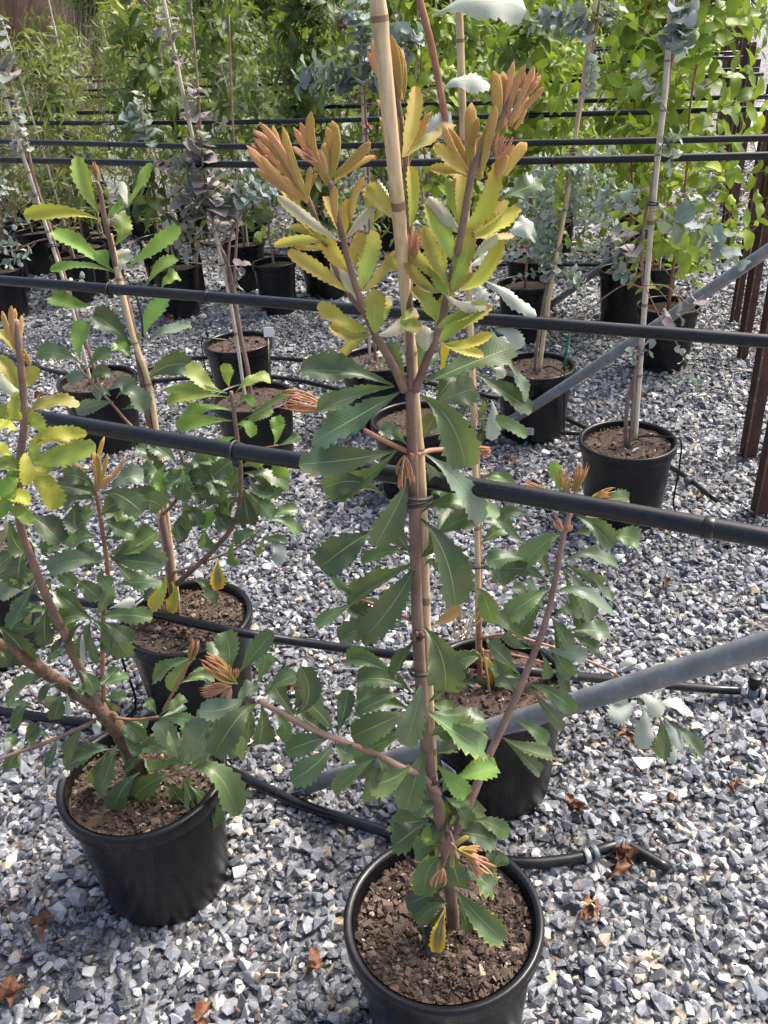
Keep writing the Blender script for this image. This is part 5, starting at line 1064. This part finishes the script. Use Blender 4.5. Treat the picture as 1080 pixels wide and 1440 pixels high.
# --- eucalypt of the green-staked pot
c = GP['E2']; Y = c.y
S = Sapling('small-leaved silvery eucalypt wound on a brown-stained cane', (c.x, c.y, .272), 'silver_small', seed=4)
S.tube(pix_path([(752, 525), (756, 480), (770, 400), (782, 360), (790, 330), (793, 300), (800, 250), (812, 180), (830, 90), (840, 20), (850, -40)], Y), .008, .003, 8)
for i in range(44):
    rr = S.rr; u0, v0 = 788+rr.uniform(-5, 8), 230+rr.uniform(0, 150); du = rr.choice((-1, 1))*rr.uniform(25, 85); dv = rr.uniform(-35, 30)
    dz = rr.uniform(-.12, .12)
    S.spray([aty(u0, v0, Y), aty(u0+du*.5, v0+dv*.5-6, Y+dz*.5), aty(u0+du, v0+dv, Y+dz)], 7, rr.uniform(.9, 1.4), .0016)
for pts, n_, sc, sp_ in (([(838, 70), (820, 40), (790, 28), (745, 32)], 12, .95, 'blue'), ([(845, 40), (850, 20), (870, 5)], 6, .9, 'blue'), ([(830, 60), (832, 100), (828, 130)], 8, .95, 'silver'), ([(785, 395), (770, 385), (775, 370)], 5, 1.2, 'silver'), ([(785, 380), (800, 390), (812, 400)], 5, 1.1, 'silver'), ([(840, 30), (800, 15), (760, 25)], 7, .9, 'blue')):
    S.spray(pix_path(pts, Y-.02), n_, sc, .0022, sp_)
S.finish('stem_grey')
cane([aty(758, 522, Y-.03), aty(775, 400, Y-.02), aty(797, 280, Y), aty(815, 150, Y), aty(838, 0, Y), aty(846, -60, Y)], .0095, .0085, 'pale bamboo cane with brown stain beside the small-leaved eucalypt', 'bamboo', 8)
tie(aty(774, 378, Y-.02), (0, 0, 1), .013, 'black tie low on the small-leaved eucalypt cane'); tie(aty(807, 212, Y), (0, 0, 1), .014, 'black tie high on the small-leaved eucalypt cane at the pipe', 2)
# --- pink-stemmed pair
c = GP['E355']; Y = c.y
S = Sapling('eucalypt with smoky purple round leaves on branching pink stems', (c.x, c.y, .272), 'purple', seed=5)
S.tube(pix_path([(352, 572), (350, 530), (338, 470), (330, 420), (320, 370), (308, 345), (300, 315), (290, 260), (283, 200), (278, 120), (270, 30), (265, -30)], Y), .0095, .003, 9)
S.tube(pix_path([(335, 440), (322, 400), (322, 350), (328, 320), (345, 290)], Y), .0055, .004, 7); S.tube(pix_path([(318, 380), (290, 372), (255, 368)], Y), .003, .002, 6); S.tube(pix_path([(305, 345), (280, 340), (240, 345), (200, 350)], Y), .003, .002, 6); S.tube(pix_path([(296, 300), (250, 255), (222, 235), (205, 190)], Y), .0035, .002, 6)
for pts, n_, sc, sp_ in (([(300, 320), (295, 280), (285, 240)], 9, 1.1, None), ([(300, 315), (270, 290), (262, 262)], 7, 1.1, None), ([(300, 330), (315, 300), (320, 270)], 7, 1, None), ([(290, 250), (280, 220), (285, 190)], 7, 1.0, None), ([(285, 220), (255, 235), (225, 225)], 6, .9, None), ([(280, 180), (268, 150), (275, 120)], 4, .9, None), ([(275, 120), (240, 60), (235, 20)], 4, .8, None),
   ([(310, 345), (270, 350), (240, 340), (205, 352)], 6, .8, None), ([(318, 375), (340, 375), (330, 400)], 4, .7, None), ([(300, 300), (330, 280), (350, 262)], 6, .95, 'blue'), ([(345, 290), (370, 268), (400, 258)], 7, .95, 'blue'), ([(330, 240), (350, 232), (372, 240)], 6, .8, 'silver'), ([(300, 330), (260, 320), (232, 330)], 7, .9, None), ([(200, 180), (190, 160), (195, 130)], 6, .85, 'silver'), ([(205, 190), (200, 160), (170, 150)], 6, .9, 'silver'), ([(225, 230), (200, 180), (180, 170)], 7, .9, 'blue')):
    S.spray(pix_path(pts, Y-.02), n_, sc, .0022, sp_)
S.finish('stem_pink')
cane([aty(346, 568, Y-.02), aty(325, 430, Y-.01), aty(296, 300, Y), aty(270, 190, Y), aty(232, 10, Y), aty(226, -20, Y)], .0068, .0065, 'thin whitish cane of the smoky purple eucalypt', 'bamboo_grey', 7)
c = GP['E333']; Y = c.y
S = Sapling('thin pink-barked eucalypt in the card-tagged pot', (c.x, c.y, .272), 'blue', seed=6)
S.tube(pix_path([(338, 492), (336, 450), (330, 400), (332, 350), (335, 290), (330, 220), (325, 120), (322, 20)], Y), .0075, .003, 8)
for pts, n_, sc, sp_ in (([(333, 300), (360, 270), (385, 270)], 7, .9, None), ([(332, 260), (360, 235), (390, 225)], 8, .8, 'silver'), ([(330, 220), (345, 215), (380, 235)], 6, .8, 'silver'), ([(330, 250), (310, 235), (290, 245)], 6, .9, 'purple'), ([(328, 180), (300, 170), (290, 160)], 5, .8, 'purple')):
    S.spray(pix_path(pts, Y-.02), n_, sc, .002, sp_)
S.finish('stem_pink')
# --- leaning eucalypt at the left
c = GP['E135']; Y = c.y
S = Sapling('leaning eucalypt with round grey-green leaves and salmon pink stem', (c.x, c.y, .272), 'silver', seed=7)
S.tube(pix_path([(138, 545), (130, 510), (110, 450), (85, 370), (70, 320), (48, 250), (35, 190), (18, 130), (5, 90), (-8, 30)], Y), .0085, .0042, 9)
S.tube(pix_path([(76, 335), (55, 338), (25, 350)], Y-.02), .0038, .002, 6)
for pts, n_, sc, sp_ in (([(42, 230), (28, 180), (20, 130)], 9, .95, None), ([(20, 120), (10, 100), (0, 85)], 5, 1.1, 'purple'), ([(30, 345), (15, 345), (-15, 355)], 6, 1.0, None), ([(50, 342), (30, 360), (5, 372)], 7, .95, None), ([(35, 200), (22, 210), (20, 180)], 4, .9, None), ([(60, 290), (50, 280), (40, 270)], 3, .7, 'purple'), ([(8, 80), (0, 50), (-4, 20)], 6, 1, None), ([(90, 390), (100, 395), (120, 390)], 2, .8, None)):
    S.spray(pix_path(pts, Y-.02), n_, sc, .0022, sp_)
S.finish('stem_pink')
cane([aty(128, 538, Y-.02), aty(100, 430, Y-.02), aty(62, 310, Y-.02), aty(20, 180, Y-.02), aty(0, 110, Y-.02), aty(-20, 40, Y-.02)], .0072, .007, 'pale cane tied alongside the leaning salmon-stemmed eucalypt', 'bamboo_grey', 8)
tie(aty(76, 346, Y-.015), (0, 0, 1), .017, 'double black tie on the leaning eucalypt and its cane', 2); tie(aty(12, 138, Y-.015), (0, 0, 1), .015, 'black tie high on the leaning eucalypt cane')
# --- blue-leaved eucalypt with red leaves behind the orange shoots
c = GP['E530']; Y = c.y
SPEC['red'] = ('round', .8, .035, 'leaf_waxy', [(.16, .015, .03), (.22, .02, .05), (.12, .01, .02)]); TEMPL['red'] = TEMPL['silver']
S = Sapling('blue-leaved eucalypt with a few crimson leaves on a pink stem', (c.x, c.y, .272), 'blue', seed=8)
S.tube(pix_path([(528, 515), (525, 430), (520, 330), (518, 240), (514, 160), (508, 80), (500, 0), (496, -40)], Y), .0075, .003, 8)
for pts, n_, sc, sp_ in (([(512, 60), (505, 30), (495, 0)], 7, 1.1, None), ([(514, 100), (512, 70), (520, 40)], 8, 1.1, None), ([(518, 130), (500, 112), (470, 112), (420, 118)], 14, 1.15, None), ([(500, 112), (450, 95), (425, 98)], 7, 1.0, None), ([(516, 130), (530, 110), (545, 85)], 7, 1.0, None), ([(516, 150), (500, 140), (490, 135)], 4, .9, 'red'), ([(518, 190), (515, 180), (520, 175)], 3, .9, 'red'), ([(518, 230), (525, 215), (515, 200)], 3, .8, 'red'), ([(490, 30), (480, 25), (482, 40)], 4, .8, 'red'), ([(520, 330), (512, 335), (508, 340)], 2, .8, 'red'),
   ([(518, 250), (500, 245), (488, 260)], 5, .8, 'silver'), ([(520, 150), (470, 140), (440, 130)], 3, .6, None), ([(550, 80), (570, 60), (590, 45)], 8, .95, None), ([(555, 20), (560, 50), (570, 90)], 7, .9, None)):
    S.spray(pix_path(pts, Y-.02), n_, sc, .0022, sp_)
S.finish('stem_pink')
cane([aty(520, 512, Y), aty(516, 300, Y), aty(510, 150, Y), aty(505, 30, Y)], .0062, .006, 'thin grey cane of the blue-leaved eucalypt', 'bamboo_grey', 7)
c = GP['E575']; Y = c.y
bushy('sparse grey-green sapling half hidden behind the tall banksia stem', (c.x, c.y, .272), 'silver_small', .75, 10, 5, 9, spread=.2)

# --- rear double rows: pots, saplings and canes
def far_plant(n, s, sp, seed, H, nbr, per, label, group, joined=False, pot=True, cane_h=None, **kw):
    p = row(s, n); rn = label.split(' in the ')[-1]
    if pot: plant_pot(p, 'black plastic pot under a sapling in the '+rn, D=.29, far=True, group='pots in the rows behind', soil=.27)
    bushy(label, (p.x, p.y, .27), sp, H, nbr, per, seed, group=group, joined=joined, **kw)
    if cane_h:
        rr = random.Random(seed+5); q = Vector((p.x+.03, p.y-.03, .24)); cane([q, q+Vector((rr.uniform(-.08, .02), 0, cane_h*.5)), q+Vector((rr.uniform(-.14, .0), rr.uniform(-.05, .05), cane_h))], .0068, .006, 'pale weathered cane among saplings in the '+rn, 'bamboo_grey', 6, group='canes among the rear saplings', seg=6)
LB = {'green_round': ('bright green round-leaved sapling with reddish twigs in the rear rows', 'round-leaved saplings in the rear rows'),
      'green_broad': ('dark green broad-leaved sapling in the rear rows', 'broad-leaved saplings in the rear rows'),
      'green_narrow': ('narrow-leaved olive green sapling in the rear rows', 'narrow-leaved saplings in the rear rows'),
      'grey_green': ('grey-green leafy sapling in the rear rows', 'grey-green saplings in the rear rows'),
      'silver': ('silvery round-leaved sapling in the rear rows', 'silvery saplings in the rear rows'),
      'blue': ('blue-grey round-leaved sapling in the rear rows', 'silvery saplings in the rear rows')}
# plants of the pots that show
for (u, v, _), sp, H, nbr, per, kw in zip(FARPOTS, ['grey_green', 'green_round', 'green_round', 'green_round', 'grey_green', 'grey_green', 'green_broad', 'green_broad', 'silver'],
        [1.05, 1.25, 1.55, 1.6, 1.3, 1.2, 1.35, 1.45, .9], [26, 30, 44, 32, 26, 26, 30, 32, 16], [5, 6, 6, 6, 6, 6, 6, 6, 6], [dict(mat='stem_grey'), dict(mat='stem_red'), dict(mat='stem_red', lo=.02, spread=.52), dict(mat='stem_red'), {}, {}, {}, {}, {}]):
    p = atz(u, v, .30); lb_, gr = LB[sp]
    bushy(lb_, (p.x, p.y, .27), sp, H, nbr, per, int(u*7+v), group=gr, **kw)
def species(x, n):      # which kind stands where along a row (x: photo column)
    if x < 60: return ['grey_green', 'green_narrow', 'grey_green'][int(n*7) % 3]
    if x < 250: return 'green_narrow'
    if x < 560: return 'green_broad'
    if x < 700: return ['green_broad', 'green_round'][int(n*5) % 2]
    return 'green_round'
seed = 100
for n, s0, s1, step in ((5.15, -5.4, -.5, .60), (4.6, -5.0, -4.2, .7), (6.4, -7.6, -.8, .62), (7.0, -7.9, -.8, .64), (8.25, -10.2, -1.2, .70), (8.85, -10.8, -1.2, .72), (10.2, -12.5, -1.6, .85), (10.8, -13.2, -1.6, .85), (12.4, -15.4, -1.9, .95)):
    s = s1-.25
    while s > s0:
        seed += 1; rr = random.Random(seed); p = row(s, n); u = project_np(np.array([[p.x, p.y, .9]]))[0][0]
        if -170 < u < 1160:
            sp = species(u, n+s*.37); lb_, gr = LB[sp]; near = n < 5.6
            if u < 130 and n > 7.5: s -= step; continue
            H = {'green_round': 1.3, 'green_broad': 1.4, 'green_narrow': 1.35, 'grey_green': 1.3}[sp]*rr.uniform(.85, 1.12)
            rn = {5.15: 'first', 4.6: 'first', 6.4: 'second', 7.0: 'second', 8.25: 'third', 8.85: 'third', 10.2: 'fourth', 10.8: 'fourth', 12.4: 'fifth'}[n]; lb_ = lb_.replace('the rear rows', 'the '+rn+' rear double row')
            far_plant(n, s, sp, seed, H, 28 if near else (26 if n < 8 else 20), 6, lb_, gr, joined=not near, pot=(n < 7.5), cane_h=(rr.uniform(1.3, 1.6) if rr.random() < .7 else None), spread=.38, mat='stem_red' if sp == 'green_round' else 'stem_grey', scale=1.0 if n < 8 else 1.25, lo=.0)
        s -= step*rr.uniform(.85, 1.2)
# --- fine grey needle shrubs at the far left and purple plume grass behind
def tuft(name, label, cat, base, n, H, R_, mat, seed, group, droop=.3, wd=.004, kids='blade'):
    rr = random.Random(seed); mb = MB(); base = Vector(base)
    for i in range(n):
        a = rr.uniform(0, 6.283); r = R_*math.sqrt(rr.random()); l = H*rr.uniform(.55, 1.1)
        p0 = base+Vector((math.cos(a)*r*.25, math.sin(a)*r*.25, -.01)); d = Vector((math.cos(a)*r, math.sin(a)*r, 0))
        P = [p0, p0+d*.4+Vector((0, 0, l*.6)), p0+d*1.0+Vector((0, 0, l*(1-droop*rr.random())))]
        sd = Vector((math.cos(a+1.57+rr.uniform(-1, 1)), math.sin(a+1.57), 0))*wd
        V = []
        for k, q in enumerate(P): V += [q-sd*(1-.45*k), q+sd*(1-.45*k)]
        mb.add(V, [(0, 1, 3, 2), (2, 3, 5, 4)])
    root = empty(name, base, label, cat, group); o = mb.build(kids, mat, root); tag(o, kind='stuff')
def needle_shrub(base, H, seed, label, group):
    rr = random.Random(seed); base = Vector(base); mb = MB(); st = MB()
    for k in range(16):
        a = rr.uniform(0, 6.283); L = H*rr.uniform(.6, 1.05); d = Vector((math.cos(a)*.22, math.sin(a)*.22, 1)).normalized()*L
        P = curve([base-Vector((0, 0, .02)), base+d*.5+Vector((rr.uniform(-.03, .03), rr.uniform(-.03, .03), 0)), base+d], 6); st.tube(P, taper(len(P), .004, .001), 5)
        for i in range(110):
            t = rr.uniform(.15, 1); x = t*(len(P)-1); j = min(int(x), len(P)-2); p = P[j].lerp(P[j+1], x-j)
            q = Vector((rr.gauss(0, 1), rr.gauss(0, 1), rr.gauss(.7, .6))).normalized()*rr.uniform(.025, .05); sd = q.orthogonal().normalized()*.0022
            p += Vector((rr.gauss(0, .025), rr.gauss(0, .025), 0))
            mb.add([p-sd, p+sd, p+q], [(0, 1, 2)])
    root = empty('needle_shrub', base, label, 'shrub', group); st.build('stem', M['stem_grey'], root); tag(mb.build('crown', M['needle'], root), kind='stuff')
for i, (u, v) in enumerate(((20, 312), (62, 300), (95, 318), (45, 275), (5, 350), (110, 292), (75, 262), (20, 262))):
    p = atz(u, v, .30); needle_shrub((p.x, p.y, .26), 1.25, 400+i, 'fine grey needle-leaved shrub in the rear rows', 'needle shrubs in the rear rows')
    if i > 0: plant_pot(p, 'black plastic pot standing in the rows behind the silver eucalypts', D=.29, far=True, group='pots in the rows behind', soil=.27)
rr = random.Random(77)
for i in range(70):
    n = rr.uniform(13.5, 17); s = rr.uniform(-19.5, -2.6)
    if i > 45: n = rr.uniform(8.2, 11); s = rr.uniform(-13.5, -8.5); p = row(s, n)
    u = project_np(np.array([[p.x, p.y, 1.0]]))[0][0]
    H = 2.3 if u < 250 else 1.5
    if -80 < u < (1010 if i <= 45 else 150): tuft('grass_clump', 'purplish brown plume grass clump in the last rows', 'grass', p, 420, H*rr.uniform(.85, 1.2), .75, M['grass_purple'], 500+i, 'plume grass clumps in the last rows', .35, .006)
for (u, v) in ((665, 152), (640, 148), (690, 150), (15, 118), (50, 112)):
    p = atz(u, v, 0.02)*1.0; d_ = row(0, 0)
    tuft('grass_clump', 'purplish brown plume grass clump in the last rows', 'grass', aton(u, v+60, 9.6)*Vector((1, 1, 0)) if False else Vector((aton(u, 120, 9.5).x, aton(u, 120, 9.5).y, 0)), 420, 1.3, .5, M['grass_purple'], int(u), 'plume grass clumps in the last rows', .5, .005)
# a tall belt of trees closes the view
for i in range(34):
    rr = random.Random(900+i); n = rr.uniform(19, 23); s = -27+i*.78; p = row(s, n); u = project_np(np.array([[p.x, p.y, 1.0]]))[0][0]
    if -150 < u < 1040:
        bushy('tall dense green tree in the belt behind the nursery rows', (p.x, p.y, 0), 'green_narrow' if i % 2 else 'green_broad', rr.uniform(3.6, 4.8), 60, 11, 900+i, group='trees in the belt behind', joined=True, spread=1.25, scale=2.6, r0=.05, name='belt_tree', lo=.05)

# ------------------------------------------------------------------ dry fallen leaves
def dry_leaf(u, v, L, ang, col, label, curl=.35, n=1, group=None):
    p = atz(u, v, .012); mb = MB(); rr = random.Random(int(u+v))
    for k in range(n):
        a = ang+k*1.3; d = Vector((math.cos(a), math.sin(a), 0))*L; q = p+Vector((rr.uniform(-.02, .02), rr.uniform(-.02, .02), 0))*(n > 1)
        leaf_geo(mb, q-d*.5, q+Vector((0, 0, L*curl*.5)), q+d*.5+Vector((0, 0, L*.1)), L*rr.uniform(.35, .6), (rr.uniform(-.7, .7), rr.uniform(-.7, .7), 1), 'lance', True, rr.uniform(.5, 1.6), .7, 10, seed=int(u)+k, twist=rr.uniform(-1.5, 1.5))
    o = mb.build('dry_leaf', M['dry'], None, org=tuple(p)); tag(o, label, 'dead leaf', group)
DL = 'curled dry brown leaf fallen on the gravel'
for u, v, L, a, n_ in ((882, 1212, .06, .3, 3), (831, 1280, .05, 1.2, 2), (804, 1136, .045, 2, 2), (880, 1040, .05, .5, 1), (933, 824, .045, .2, 1), (68, 1300, .06, .4, 1), (25, 1400, .08, .5, 1), (445, 1355, .06, .6, 1), (400, 965, .05, 1, 2), (240, 450, .08, .1, 1), (60, 560, .08, .5, 1), (720, 650, .05, 1, 1), (780, 445, .06, 1, 1), (1035, 1105, .04, .5, 1), (270, 1440, .06, 1, 1), (560, 1060, .05, 2, 1), (640, 640, .05, 1, 1), (900, 560, .05, 1, 1), (985, 700, .03, 1, 1), (660, 1300, .001, 0, 1)):
    sp_ = {882: 'cluster of dry reddish leaves beside the hose elbow', 933: 'single orange-brown dry leaf on open gravel above the big brace', 445: 'dry leaf on the gravel beside the main pot', 240: 'large pale brown dry leaf between the rear pots and the ring-clipped pipe'}.get(u)
    if L > .01: dry_leaf(u, v, L*.85, a, None, sp_ or DL, n=n_*2, group=None if sp_ else 'dry leaves on the gravel')
print('objects', len(COL.objects))
